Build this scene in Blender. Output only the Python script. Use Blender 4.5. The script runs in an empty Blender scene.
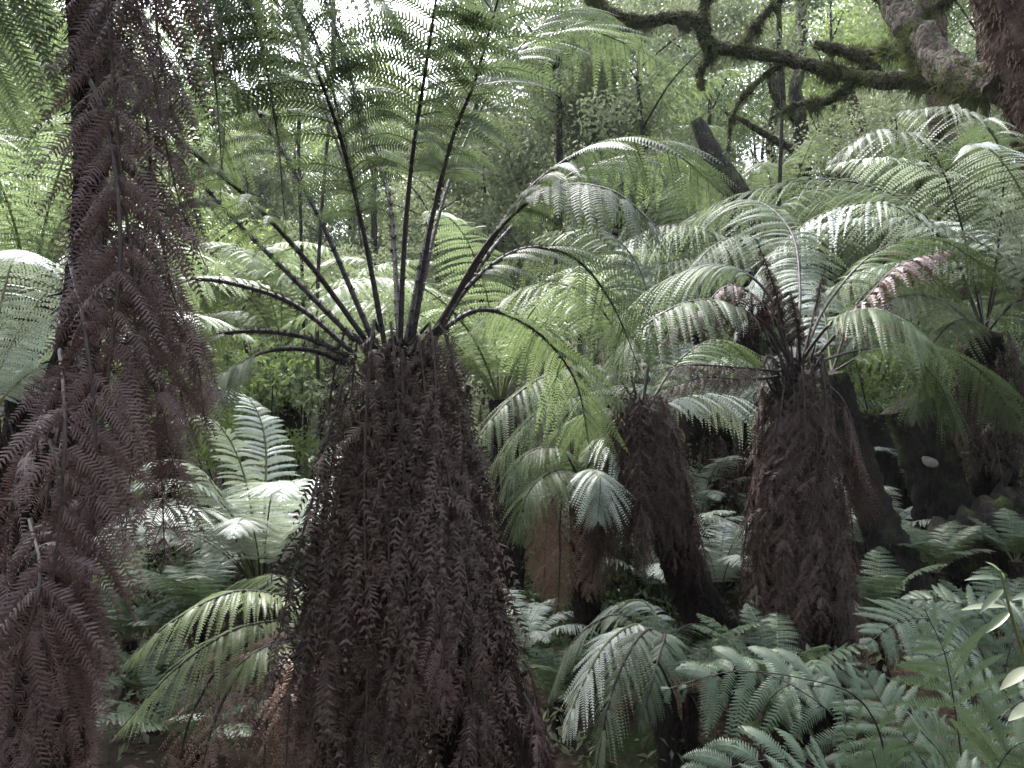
import bpy, math, random
import numpy as np
from mathutils import Vector, Matrix

R = math.radians
C = bpy.context.scene.collection
rng = np.random.default_rng(7)
random.seed(7)

# ------------------------------------------------------------------ camera
F_PX, PITCH, CAM_Z = 770.0, R(4.0), 1.6
CF = np.array([0, math.cos(PITCH), math.sin(PITCH)])
CU = np.array([0, -math.sin(PITCH), math.cos(PITCH)])
CR = np.array([1.0, 0, 0])
CP = np.array([0, 0, CAM_Z])
def P(px, py, d):
    return CP + CF * d + CR * ((px - 512) / F_PX * d) + CU * ((384 - py) / F_PX * d)
def PP(*t):
    return np.array([P(*a) for a in t])
cam = bpy.data.objects.new('camera', bpy.data.cameras.new('camera'))
cam.data.sensor_width = 36; cam.data.lens = F_PX / 1024 * 36
cam.data.clip_start = 0.05; cam.data.clip_end = 800
cam.location = CP; cam.rotation_euler = (R(90) + PITCH, 0, 0)
C.objects.link(cam); bpy.context.scene.camera = cam

# ------------------------------------------------------------------ object helpers
def tag(o, label=None, cat=None, group=None, kind=None):
    if label: o['label'] = label
    if cat: o['category'] = cat
    if group: o['group'] = group
    if kind: o['kind'] = kind
    return o
def empty(name, loc, label, cat, group=None):
    o = bpy.data.objects.new(name, None); C.objects.link(o)
    o.location = tuple(float(v) for v in loc); o.empty_display_size = 0.1
    return tag(o, label, cat, group)
def link(name, me, parent=None, loc=None, rz=0, sc=1.0, tilt=(0, 0), world=True):
    """link a mesh; loc is a world position (parents are never rotated)"""
    o = bpy.data.objects.new(name, me); C.objects.link(o)
    base = np.zeros(3)
    if parent is not None:
        o.parent = parent
        q = parent
        while q is not None:
            base += np.array(q.location); q = q.parent
    o.location = tuple((np.array(loc) if loc is not None else np.zeros(3)) - base) if (loc is not None or world) else (0, 0, 0)
    o.rotation_euler = (tilt[0], tilt[1], rz); o.scale = (sc, sc, sc)
    return o

class MB:
    """numpy mesh collector (quads) with material index"""
    def __init__(s): s.v = []; s.q = []; s.m = []; s.n = 0
    def quads(s, V, Q, mi=0):
        V = np.asarray(V, float).reshape(-1, 3); Q = np.asarray(Q, int).reshape(-1, 4)
        s.v.append(V); s.q.append(Q + s.n); s.m.append(np.full(len(Q), mi)); s.n += len(V)
    def mesh(s, name, mats, smooth=False, origin=None):
        V = np.concatenate(s.v); Q = np.concatenate(s.q); M = np.concatenate(s.m)
        if origin is not None: V = V - np.asarray(origin)
        me = bpy.data.meshes.new(name)
        me.vertices.add(len(V)); me.vertices.foreach_set('co', V.astype(np.float32).ravel())
        me.loops.add(len(Q) * 4); me.loops.foreach_set('vertex_index', Q.astype(np.int32).ravel())
        me.polygons.add(len(Q)); me.polygons.foreach_set('loop_start', np.arange(0, len(Q) * 4, 4, dtype=np.int32))
        me.polygons.foreach_set('material_index', M.astype(np.int32))
        me.polygons.foreach_set('use_smooth', np.full(len(Q), smooth))
        for m in mats: me.materials.append(m)
        me.update(calc_edges=True)
        return me

def norm(a): return a / np.maximum(np.linalg.norm(a, axis=-1, keepdims=True), 1e-9)
def resample(pts, n):
    pts = np.asarray(pts, float)
    p = np.vstack([2 * pts[0] - pts[1], pts, 2 * pts[-1] - pts[-2]])
    out = []
    for i in range(len(pts) - 1):
        a, b, c, d = p[i:i + 4]
        t = np.linspace(0, 1, 24, endpoint=False)[:, None]
        out.append(0.5 * (2 * b + (c - a) * t + (2 * a - 5 * b + 4 * c - d) * t**2 + (3 * b - a - 3 * c + d) * t**3))
    o = np.vstack(out + [pts[-1:]])
    L = np.concatenate([[0], np.cumsum(np.linalg.norm(np.diff(o, axis=0), axis=1))])
    s = np.linspace(0, L[-1], n)
    return np.stack([np.interp(s, L, o[:, k]) for k in range(3)], 1), L[-1]
def tube(mb, pts, rad, sides=6, n=24, bump=0.0, mi=0, seed=0, wob=0.0):
    c, L = resample(pts, n)
    rad = np.interp(np.linspace(0, 1, n), np.linspace(0, 1, len(rad)), rad)
    T = norm(np.gradient(c, axis=0))
    ref = np.array([0.3, 1, 0.2]) if abs(T[0][2]) > 0.5 else np.array([0, 0.1, 1.0])
    A = norm(np.cross(T, ref)); B = np.cross(T, A)
    th = np.linspace(0, 2 * np.pi, sides, endpoint=False)
    g = np.random.default_rng(seed)
    rr = rad[:, None] * np.ones((n, sides))
    if bump:
        k = g.normal(size=(n, sides)); k = (k + np.roll(k, 1, 0) + np.roll(k, 1, 1) * .4) / 2
        lobes = sum(np.sin(th[None] * f + g.uniform(0, 6) + np.arange(n)[:, None] * g.uniform(-.08, .08)) / f for f in (2, 3, 5))
        rr = rr * (1 + bump * k * 0.6 + bump * lobes * 0.5)
    V = c[:, None] + rr[..., None] * (np.cos(th)[None, :, None] * A[:, None] + np.sin(th)[None, :, None] * B[:, None])
    i = np.arange(n - 1)[:, None]; j = np.arange(sides)[None]
    j2 = (j + 1) % sides
    Q = np.stack([i * sides + j + 0 * j, i * sides + j2, (i + 1) * sides + j2, (i + 1) * sides + j], -1)
    mb.quads(V, Q, mi)
    # end caps: fan squeezed into quads
    for e, cc in ((0, c[0] - T[0] * rad[0] * .4), (n - 1, c[-1] + T[-1] * rad[-1] * .4)):
        ring = V[e]; vv = np.vstack([ring, cc[None]])
        q = [[k, (k + 1) % sides, (k + 2) % sides, sides] for k in range(0, sides - 1, 2)]
        mb.quads(vv, q, mi)
    return c, T

# ------------------------------------------------------------------ materials
def mat(name, build):
    m = bpy.data.materials.new(name); m.use_nodes = True
    nt = m.node_tree; nt.nodes.clear()
    out = nt.nodes.new('ShaderNodeOutputMaterial')
    build(nt, out); return m
def N(nt, t, **kw):
    n = nt.nodes.new(t)
    for k, v in kw.items():
        if k in n.inputs: n.inputs[k].default_value = v
        else: setattr(n, k, v)
    return n
def ramp(nt, stops, src):
    r = nt.nodes.new('ShaderNodeValToRGB')
    while len(r.color_ramp.elements) < len(stops): r.color_ramp.elements.new(0.5)
    for e, (p, c) in zip(r.color_ramp.elements, stops):
        e.position = p; e.color = (*c, 1)
    nt.links.new(src, r.inputs[0]); return r
def leaf_mat(name, c_dark, c_light, trans, t_fac=0.35, rough=0.42, spec=0.5, scale=9.0, isl=0.4, coat=0.0, brown=None):
    def b(nt, out):
        tc = N(nt, 'ShaderNodeTexCoord')
        nz = N(nt, 'ShaderNodeTexNoise', Scale=scale, Detail=4.0)
        nt.links.new(tc.outputs['Object'], nz.inputs['Vector'])
        oi = N(nt, 'ShaderNodeObjectInfo')
        ge = N(nt, 'ShaderNodeNewGeometry')
        ad = N(nt, 'ShaderNodeMath', operation='MULTIPLY_ADD'); ad.inputs[1].default_value = 0.55
        nt.links.new(oi.outputs['Random'], ad.inputs[0]); nt.links.new(nz.outputs['Fac'], ad.inputs[2])
        ad2 = N(nt, 'ShaderNodeMath', operation='MULTIPLY_ADD'); ad2.inputs[1].default_value = isl
        nt.links.new(ge.outputs['Random Per Island'], ad2.inputs[0]); nt.links.new(ad.outputs[0], ad2.inputs[2])
        r = ramp(nt, [(0.45, c_dark), (1.3 / 1.4, c_light)], ad2.outputs[0])
        if brown:
            nb = N(nt, 'ShaderNodeTexNoise', Scale=4.5, Detail=5.0)
            nt.links.new(tc.outputs['Object'], nb.inputs['Vector'])
            rb = ramp(nt, [(.60, (0, 0, 0)), (.70, (.75, .75, .75))], nb.outputs['Fac'])
            mb_ = N(nt, 'ShaderNodeMix', data_type='RGBA')
            nt.links.new(rb.outputs[0], mb_.inputs[0]); nt.links.new(r.outputs[0], mb_.inputs[6]); mb_.inputs[7].default_value = (*brown, 1)
            r = mb_
        p = N(nt, 'ShaderNodeBsdfPrincipled', Roughness=rough)
        p.inputs['Specular IOR Level'].default_value = spec
        p.inputs['Coat Weight'].default_value = coat; p.inputs['Coat Roughness'].default_value = 0.3
        nt.links.new(r.outputs[2] if brown else r.outputs[0], p.inputs['Base Color'])
        sh = p.outputs[0]
        if t_fac > 0:
            tr = N(nt, 'ShaderNodeBsdfTranslucent'); 
            r2 = ramp(nt, [(0.45, tuple(v * .6 for v in trans)), (0.95, trans)], ad2.outputs[0])
            nt.links.new(r2.outputs[0], tr.inputs['Color'])
            mx = N(nt, 'ShaderNodeMixShader'); mx.inputs[0].default_value = t_fac
            nt.links.new(sh, mx.inputs[1]); nt.links.new(tr.outputs[0], mx.inputs[2]); sh = mx.outputs[0]
        nt.links.new(sh, out.inputs[0])
    return mat(name, b)
def rough_mat(name, stops, scale=14, rough=0.95, bump=0.6, stretch=(1, 1, 1), spec=0.2, dist=0.02, moss=None):
    def b(nt, out):
        tc = N(nt, 'ShaderNodeTexCoord')
        mp = N(nt, 'ShaderNodeMapping'); mp.inputs['Scale'].default_value = stretch
        nt.links.new(tc.outputs['Object'], mp.inputs[0])
        nz = N(nt, 'ShaderNodeTexNoise', Scale=scale, Detail=8.0, Roughness=0.7)
        nt.links.new(mp.outputs[0], nz.inputs['Vector'])
        r = ramp(nt, stops, nz.outputs['Fac'])
        col = r.outputs[0]
        if moss:
            n2 = N(nt, 'ShaderNodeTexNoise', Scale=moss[1], Detail=5.0)
            nt.links.new(tc.outputs['Object'], n2.inputs['Vector'])
            r2 = ramp(nt, [(moss[2], (0, 0, 0)), (moss[2] + .12, (1, 1, 1))], n2.outputs['Fac'])
            mx = N(nt, 'ShaderNodeMix', data_type='RGBA')
            nt.links.new(r2.outputs[0], mx.inputs[0]); nt.links.new(col, mx.inputs[6]); mx.inputs[7].default_value = (*moss[0], 1)
            col = mx.outputs[2]
        p = N(nt, 'ShaderNodeBsdfPrincipled', Roughness=rough); p.inputs['Specular IOR Level'].default_value = spec
        nt.links.new(col, p.inputs['Base Color'])
        bp = N(nt, 'ShaderNodeBump', Strength=bump, Distance=dist)
        nz3 = N(nt, 'ShaderNodeTexNoise', Scale=scale * 2.2, Detail=6.0)
        nt.links.new(mp.outputs[0], nz3.inputs['Vector'])
        nt.links.new(nz3.outputs['Fac'], bp.inputs['Height']); nt.links.new(bp.outputs[0], p.inputs['Normal'])
        nt.links.new(p.outputs[0], out.inputs[0])
    return mat(name, b)

M = {}
BR = (.10, .07, .035)
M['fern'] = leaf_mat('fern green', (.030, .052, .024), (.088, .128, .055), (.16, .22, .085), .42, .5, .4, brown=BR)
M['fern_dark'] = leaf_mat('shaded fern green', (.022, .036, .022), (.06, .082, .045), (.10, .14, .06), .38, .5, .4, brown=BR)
M['fern_sheen'] = leaf_mat('grey green fern with painted sheen', (.055, .075, .05), (.155, .19, .135), (.17, .22, .11), .42, .55, .4, coat=.0, brown=BR)  # matte; the sky sheen on fronds is put into this paler base
M['fern_skylit'] = leaf_mat('sky silvered fern', (.26, .31, .26), (.52, .57, .52), (.36, .42, .28), .34, .4, .6, coat=.15)  # whitish fronds; sky sheen and extra brightness are put into this pale colour
M['fern_lime'] = leaf_mat('backlit and yellow green fern', (.075, .105, .045), (.165, .21, .10), (.23, .30, .14), .46, .42, .5, brown=BR)  # yellow green; the glow of backlit fronds is put into the colour too
M['fern_ground'] = leaf_mat('blue green ground fern', (.022, .040, .024), (.075, .11, .065), (.08, .12, .05), .28, .45, .4)
M['dead'] = leaf_mat('dead frond brown', (.002, .0014, .0013), (.075, .045, .036), (.03, .018, .014), .08, .6, .35, scale=7, isl=.3)  # brown; its near-black end stands in for shaded gaps between strands
M['dead_red'] = leaf_mat('withered purple brown frond', (.003, .002, .002), (.12, .070, .066), (.08, .045, .04), .12, .5, .4, scale=6, isl=.3)
M['dead_rust'] = leaf_mat('rusty frond', (.05, .03, .025), (.22, .13, .10), (.16, .09, .05), .15, .5, .4)
M['rib_dark'] = rough_mat('dark frond stalk', [(.3, (.010, .007, .008)), (.7, (.035, .022, .02))], 60, .6, .4, spec=.5)
M['rib_green'] = rough_mat('green rib', [(.3, (.06, .07, .02)), (.7, (.13, .14, .05))], 60, .5, .1, spec=.5)
M['rib_pale'] = rough_mat('straw rib', [(.3, (.16, .14, .07)), (.7, (.30, .27, .14))], 60, .5, .1, spec=.5)
M['rib_brown'] = rough_mat('brown rib', [(.3, (.02, .014, .012)), (.7, (.075, .05, .042))], 60, .6, .2, spec=.4)
M['trunk'] = rough_mat('fibrous fern trunk', [(.25, (.007, .005, .005)), (.55, (.022, .014, .012)), (.8, (.06, .036, .03))], 30, .95, 1.0, (1, 1, .45), dist=.04)
M['trunk_red'] = rough_mat('russet felted trunk', [(.25, (.009, .006, .005)), (.6, (.032, .018, .015)), (.85, (.08, .045, .035))], 42, .95, .9, (1, 1, .4), dist=.03)  # russet felt, darkened so gaps in the skirt read as black shade
M['bark_dark'] = rough_mat('dark wet bark', [(.3, (.012, .010, .010)), (.6, (.035, .027, .024)), (.8, (.08, .065, .05))], 20, .85, 1.0, (1, 1, .3), moss=((.05, .07, .02), 5, .56), dist=.04)
M['bark_moss'] = rough_mat('mossy bark', [(.3, (.015, .011, .009)), (.55, (.045, .034, .026)), (.8, (.10, .08, .06))], 16, .95, 1.0, (1, 1, .5), moss=((.05, .06, .022), 3.5, .54), dist=.05)
M['bark_brown'] = rough_mat('brown mossy bark', [(.3, (.02, .012, .010)), (.55, (.075, .046, .036)), (.8, (.17, .12, .095))], 13, .95, 1.0, (1, 1, .6), moss=((.10, .10, .04), 4, .6), dist=.05)
M['moss'] = leaf_mat('moss', (.018, .024, .010), (.085, .095, .038), (.10, .12, .045), .2, .8, .2)
M['moss_brown'] = leaf_mat('brown hanging moss', (.02, .014, .010), (.12, .085, .06), (.10, .08, .05), .2, .8, .2)
M['leaf_far'] = leaf_mat('forest leaf', (.025, .037, .022), (.125, .15, .085), (.21, .25, .13), .48, .45, .5)
M['leaf_dark'] = leaf_mat('dark glossy leaf', (.018, .035, .016), (.055, .085, .035), (.08, .13, .03), .3, .35, .6)
M['leaf_bright'] = leaf_mat('bright leaf', (.07, .11, .03), (.16, .22, .07), (.25, .33, .10), .45, .4, .5)
M['leaf_pale'] = leaf_mat('pale broad leaf', (.09, .11, .07), (.20, .22, .15), (.18, .22, .10), .25, .5, .4, brown=(.16, .12, .06))
M['litter'] = leaf_mat('leaf litter', (.03, .018, .013), (.14, .085, .06), (.1, .05, .03), .08, .6, .4)
M['fungus'] = rough_mat('white bracket fungus', [(.3, (.12, .11, .09)), (.7, (.36, .34, .30))], 20, .7, .2)
M['soil'] = rough_mat('forest soil', [(.3, (.018, .012, .009)), (.55, (.045, .032, .022)), (.8, (.09, .065, .045))], 6, .95, 1.0, moss=((.04, .06, .02), 1.2, .52), dist=.05)

# ------------------------------------------------------------------ fronds
def blade(mb, pts, width, stipe=.15, pairs=36, nl=20, pw=.022, droop=.5, sweep=18, up=(0, 0, 1), seed=0,
          dead=0.0, curl=.25, gap=0.0, fine=True, shape=1.0, tipfrac=.03, grav=(0, 0, -1), twist=.15, ribs=True, rib_mi=1, pinskew=18, slim=1.0, curlp=0.0):
    """pinnae with pinnules along a stalk path: pts world/local points; width = longest pinna"""
    g = np.random.default_rng(seed)
    n = 80
    c, L = resample(pts, n)
    T = norm(np.gradient(c, axis=0))
    upv = np.asarray(up, float)
    if upv.ndim == 1: upv = np.tile(upv, (n, 1))
    S = norm(np.cross(T, upv)); 
    Nn = np.cross(S, T)
    t = np.linspace(stipe, 1 - tipfrac * .3, pairs)
    t = t + g.normal(0, .15 / pairs, pairs)
    t = np.repeat(np.clip(t, 0, 1), 2)
    side = np.tile([1.0, -1.0], pairs)
    K = len(t)
    u = (t - stipe) / (1 - stipe)
    prof = np.clip(np.sin(np.pi * np.clip(u * .84 + .14, 0, 1)) ** (.75 * shape), .04, 1)
    prof = np.minimum(prof, (1.02 - u) * 2.6 + .03)
    Lp = width * prof * g.uniform(.88, 1.06, K)
    if gap > 0: Lp = np.where(g.random(K) < gap, Lp * .05, Lp)
    idx = t * (n - 1); i0 = np.clip(idx.astype(int), 0, n - 2); f = (idx - i0)[:, None]
    lerp = lambda A: A[i0] * (1 - f) + A[i0 + 1] * f
    B, T0, S0, N0 = lerp(c), norm(lerp(T)), norm(lerp(S)), norm(lerp(Nn))
    sw = np.radians(sweep + 22 * u**2 + g.normal(0, 4 + 18 * dead, K))[:, None]
    lift = (g.normal(0, .06 + .35 * dead, K))[:, None]
    D = norm(side[:, None] * S0 * np.cos(sw) + T0 * np.sin(sw) + N0 * lift)
    G = np.asarray(grav, float)
    dr = droop * g.uniform(.75, 1.25, K)[:, None, None]
    s = (np.linspace(0, 1, nl + 1)[:-1] + .5 / nl)[None, :, None]
    kink = g.normal(0, .5 * dead, (K, 1, 3))
    side_b = (T0 * curlp)[:, None]
    Cc = B[:, None] + Lp[:, None, None] * (D[:, None] * s + G * dr * s**1.8 * .55 + kink * s**2 * .4 + side_b * s**2 * .4)
    T2 = norm(D[:, None] + G * dr * s**.8 + kink * s * .8 + side_b * s * .8)
    N2 = N0[:, None] + 0 * T2
    N2 = norm(N2 - (N2 * T2).sum(-1, keepdims=True) * T2)
    W = np.cross(T2, N2)
    tw = g.normal(0, twist + .9 * dead, (K, 1, 1)) + g.normal(0, .05 + .35 * dead, (K, nl, 1)) * (.3 + s)
    W, N2 = W * np.cos(tw) + N2 * np.sin(tw), N2 * np.cos(tw) - W * np.sin(tw)
    spc = Lp[:, None] / nl
    taper = np.clip(np.sin(np.pi * (.30 + .70 * s[..., 0])) ** .7, .1, 1) + 0 * spc
    pl = np.minimum(pw * taper, Lp[:, None] * .35) * g.uniform(.85, 1.1, (K, nl))
    if dead: pl = np.where(g.random((K, nl)) < .15 * dead + .05, pl * .2, pl * g.uniform(.6, 1.15, (K, nl)))
    hw = spc * .47 * slim
    ps = math.radians(pinskew)
    for sg in (1.0, -1.0):
        cu = curl * (1 + (g.normal(0, 1.2, (K, nl)) * dead))[..., None]
        d = norm(sg * W * math.cos(ps) + T2 * math.sin(ps))
        e = -N2
        base = Cc
        p1 = base + d * (pl * .55)[..., None] + e * (pl[..., None] * cu * .25)
        p2 = base + d * (pl)[..., None] + e * (pl[..., None] * cu * .9)
        h = hw[..., None] * T2
        if fine:
            V = np.stack([base - h, base + h, p1 + h * .8, p1 - h * .8, p2 + h * .25, p2 - h * .2], 2)
            V = V.reshape(-1, 3); k = np.arange(K * nl)[:, None] * 6
            Q = np.concatenate([k + [0, 1, 2, 3], k + [3, 2, 4, 5]])
        else:
            V = np.stack([base - h, base + h, p2 + h * .35, p2 - h * .3], 2)
            V = V.reshape(-1, 3); k = np.arange(K * nl)[:, None] * 4
            Q = k + [0, 1, 2, 3]
        mb.quads(V, Q, 0)
    if ribs:
        m = 6
        s = np.linspace(0, 1, m)[None, :, None]
        Cr = B[:, None] + Lp[:, None, None] * (D[:, None] * s + G * dr * s**1.8 * .55 + kink * s**2 * .4 + side_b * s**2 * .4) - N0[:, None] * .0012
        w = norm(np.cross(norm(D[:, None] + G * dr * s**.8), N0[:, None])) * (.0016 * (1.1 - s)) * max(1, width / .3)
        V = np.stack([Cr - w, Cr + w], 2).reshape(-1, 3)
        k = (np.arange(K)[:, None] * m + np.arange(m - 1)[None]).reshape(-1, 1) * 2
        mb.quads(V, k + [0, 1, 3, 2], rib_mi)
    return c, T

def hairs(mb, c, T, rad, n, ln, g, mi=0):
    i = g.integers(0, len(c), n)
    d = norm(g.normal(size=(n, 3)) + 0 * T[i]); d = norm(d - .8 * (d * T[i]).sum(-1, keepdims=True) * T[i] + .3 * T[i])
    b = c[i] + d * rad[i][:, None] * .6
    l = g.uniform(.4, 1, n)[:, None] * ln
    w = norm(np.cross(d, T[i])) * ln * .10
    V = np.stack([b - w, b + w, b + d * l + w * .2, b + d * l - w * .2], 1)
    mb.quads(V, np.arange(n)[:, None] * 4 + [0, 1, 2, 3], mi)

def stalk(mb, pts, r0, r1=.0015, n=40, hair=0, seed=0, mi=0, sides=6):
    c, T = tube(mb, pts, [r0, r0 * .8, r0 * .55, r1], sides, n, .12, mi, seed)
    if hair:
        g = np.random.default_rng(seed)
        k = int(n * .6)
        hairs(mb, c[:k], T[:k], np.linspace(r0, r0 * .6, k), hair, r0 * 2.2, g, mi)

def make_frond(parent, pts, width, leaf, rib, name='frond', r0=.009, split=True, hair=0, stalk_mat=None, **kw):
    """one frond placed in world space: frond > stalk"""
    pts = np.asarray(pts, float); o = pts[0]
    mb = MB(); blade(mb, pts, width, **kw)
    me = mb.mesh(name, [M[leaf], M[rib]], False, o)
    fr = link(name, me, parent, o)
    sb = MB(); stalk(sb, pts, r0, hair=hair, seed=kw.get('seed', 0))
    sm = sb.mesh('stalk', [M[stalk_mat or rib]], True, o)
    link('stalk', sm, fr, o)
    return fr

# local arching frond variants: outwards along +X
def arch_path(L, e0, e1, n=12, pw=1.3, side=0.0):
    a = np.radians(e0 + (e1 - e0) * np.linspace(0, 1, n) ** pw)
    d = L / (n - 1)
    x = np.concatenate([[0], np.cumsum(np.cos(a[:-1]) * d)]); z = np.concatenate([[0], np.cumsum(np.sin(a[:-1]) * d)])
    y = side * np.linspace(0, 1, n) ** 2 * L
    return np.stack([x, y, z], 1)
def variants(n, leaf, rib, lo, hi, L=2.0, width=.30, two=True, stalk_mat=None, r0=.009, e0s=(45, 70), e1s=(-55, -20), hair=0, name='frond', **kw):
    out = []
    for i in range(n):
        e0 = random.uniform(*e0s); e1 = random.uniform(*e1s)
        p = arch_path(L, e0, e1, side=random.uniform(-.12, .12), pw=random.uniform(1.0, 1.6))
        mb = MB(); blade(mb, p, width, pairs=lo, nl=hi, seed=random.randrange(9999), **kw)
        if not two:
            stalk(mb, p, r0, n=20, mi=1, sides=5)
            out.append((mb.mesh(name, [M[leaf], M[rib]]), None))
        else:
            sb = MB(); stalk(sb, p, r0, hair=hair, seed=i)
            out.append((mb.mesh(name, [M[leaf], M[rib]]), sb.mesh('stalk', [M[stalk_mat or rib]], True)))
    return out
def put_var(parent, var, loc, rz, sc=1.0, name='frond', tilt=0.0):
    me, st = var
    f = link(name, me, parent, loc, rz, sc, (0, tilt))
    if st is not None:
        o = bpy.data.objects.new('stalk', st); C.objects.link(o); o.parent = f
    return f
def rosette(parent, crown, vs, n, scs=(.8, 1.1), a0=0, a1=360, tilts=(-.2, .25), rr=.03, skip=None):
    for i in range(n):
        a = R(a0 + (a1 - a0) * (i + random.uniform(-.35, .35)) / n)
        if skip and skip[0] < (math.degrees(a) % 360) < skip[1]: continue
        loc = np.array(crown) + [math.cos(a) * rr, math.sin(a) * rr, 0]
        put_var(parent, random.choice(vs), loc, a, random.uniform(*scs), tilt=random.uniform(*tilts))

# hanging dead frond variants (outward = +X, hanging -Z)
def hang_variants(n, L, out0, out1, width, leaf, rib='rib_brown', pairs=30, nl=12, pw=.016, dead=.5, droop=1.3, **kw):
    res = []
    for i in range(n):
        Li = L * random.uniform(.8, 1.1); o0 = out0 * random.uniform(.7, 1.3); o1 = out1 * random.uniform(.75, 1.25)
        y = random.uniform(-.12, .12) * Li
        p = [(0, 0, 0), (o0 * .6, y * .1, .03), (o0, y * .2, -.10 * Li), (o0 + (o1 - o0) * .4, y * .4, -.4 * Li), (o0 + (o1 - o0) * .75, y * .8, -.72 * Li), (o1, y, -Li)]
        mb = MB(); blade(mb, p, width * random.uniform(.8, 1.15), stipe=.1, pairs=pairs, nl=nl, pw=pw, droop=droop, sweep=38, up=(1, 0, .25),
                         seed=random.randrange(9999), dead=dead, **kw)
        stalk(mb, p, .006, n=18, mi=1, sides=5, seed=i)
        res.append(mb.mesh('dead_frond', [M[leaf], M[rib]]))
    return res
def skirt(parent, axis_pts, vs, n, r=.1, t0=0.0, t1=.35, scs=(.8, 1.1), a0=0, a1=360, tilt=.0):
    c, L = resample(axis_pts, 60)
    for i in range(n):
        a = R(a0 + (a1 - a0) * ((i * .618034) % 1.0)); t = t0 + (t1 - t0) * ((i * .7548777) % 1.0) ** 1.3
        p = c[int(t * 59)] + np.array([math.cos(a), math.sin(a), 0]) * r
        link('dead_frond', random.choice(vs), parent, p, a, random.uniform(*scs), (random.uniform(-.1, .1), tilt + random.uniform(-.08, .08)))

def trunk_obj(parent, pts, rad, matn='trunk', sides=28, n=70, bump=.22, fuzz=0, fl=.05, name='trunk', seed=1, fm=None):
    mb = MB(); c, T = tube(mb, pts, rad, sides, n, bump, 0, seed)
    if fuzz:
        g = np.random.default_rng(seed)
        rr = np.interp(np.linspace(0, 1, n), np.linspace(0, 1, len(rad)), rad)
        i = g.integers(0, n, fuzz); f = g.random(fuzz)[:, None]
        i2 = np.minimum(i + 1, n - 1)
        cc = c[i] * (1 - f) + c[i2] * f; TT = T[i]; ra = rr[i]
        q = g.normal(size=(fuzz, 3)); q = norm(q - (q * TT).sum(-1, keepdims=True) * TT)
        b = cc + q * ra[:, None] * .97
        dn = np.array([0, 0, -1.0])
        d = norm(q * .55 + dn * .9 + g.normal(size=(fuzz, 3)) * .35)
        l = g.uniform(.3, 1, fuzz)[:, None] * fl
        w = norm(np.cross(d, q) + g.normal(size=(fuzz, 3)) * .2) * fl * .085
        V = np.stack([b - w, b + w, b + d * l + w * .3, b + d * l - w * .3], 1)
        mb.quads(V, np.arange(fuzz)[:, None] * 4 + [0, 1, 2, 3], 1)
    me = mb.mesh(name, [M[matn], M[fm or matn]], True, pts[0])
    return link(name, me, parent, pts[0])

def leaves(n, centers, radii, size, g, mb=None, mi=0, hang=.3, aspect=.45, up=.6):
    """folded leaf faces spread through blobs"""
    mb = mb or MB()
    centers = np.asarray(centers, float); radii = np.asarray(radii, float)
    k = g.integers(0, len(centers), n)
    q = norm(g.normal(size=(n, 3))) * (g.random(n)[:, None] ** .5)
    rad = radii[k][:, None] if radii.ndim == 1 else radii[k]
    c = centers[k] + q * rad
    d = norm(g.normal(size=(n, 3)) + [0, 0, -hang]); nn = norm(g.normal(size=(n, 3)) * .7 + [0, 0, up])
    w = norm(np.cross(d, nn)); 
    l = (size * g.uniform(.6, 1.3, n))[:, None]
    fold = np.cross(w, d) * l * .10
    V = np.stack([c, c + d * l * .5 + w * l * aspect * .5 + fold, c + d * l, c + d * l * .5 - w * l * aspect * .5 + fold, ], 1)
    mb.quads(V, np.arange(n)[:, None] * 4 + [0, 1, 2, 3], mi)
    return mb

# ------------------------------------------------------------------ terrain
def terr(x, y):
    x = np.asarray(x, float); y = np.asarray(y, float)
    z = .15 * np.maximum(y - 5.5, 0) + .02 * np.maximum(y - 16, 0) ** 1.3 - .35 * np.exp(-((y - 7.5) / 3) ** 2 - ((x + 1) / 4) ** 2)
    z = z + .10 * np.maximum(x - .5, 0) * np.clip((y - 1) / 4, 0, 1)
    return z + .10 * np.sin(x * 1.3 + 1) * np.sin(y * 1.1) + .05 * np.sin(x * 3.1) * np.cos(y * 2.7)
def T0(p): return float(terr(p[0], p[1]))
gx = np.linspace(-45, 45, 180); gy = np.linspace(-12, 80, 184)
X, Y = np.meshgrid(gx, gy); Z = terr(X, Y) + rng.normal(0, .015, X.shape)
mb = MB(); nx = len(gx)
i, j = np.meshgrid(np.arange(len(gy) - 1), np.arange(nx - 1), indexing='ij')
b0 = (i * nx + j).ravel()[:, None]
mb.quads(np.stack([X, Y, Z], -1), b0 + [0, 1, nx + 1, nx])
tag(link('ground', mb.mesh('ground', [M['soil']], True)), 'dark forest soil sloping up behind the ferns', 'ground', kind='structure')
# broad far ground to the horizon
mb = MB(); mb.quads([(-150, -150, -1.5), (150, -150, -1.5), (150, 150, -1.5), (-150, 150, -1.5)], [[0, 1, 2, 3]])
tag(link('terrain', mb.mesh('terrain', [M['soil']])), 'low land far below the forest slope', 'terrain', kind='structure')

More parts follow.
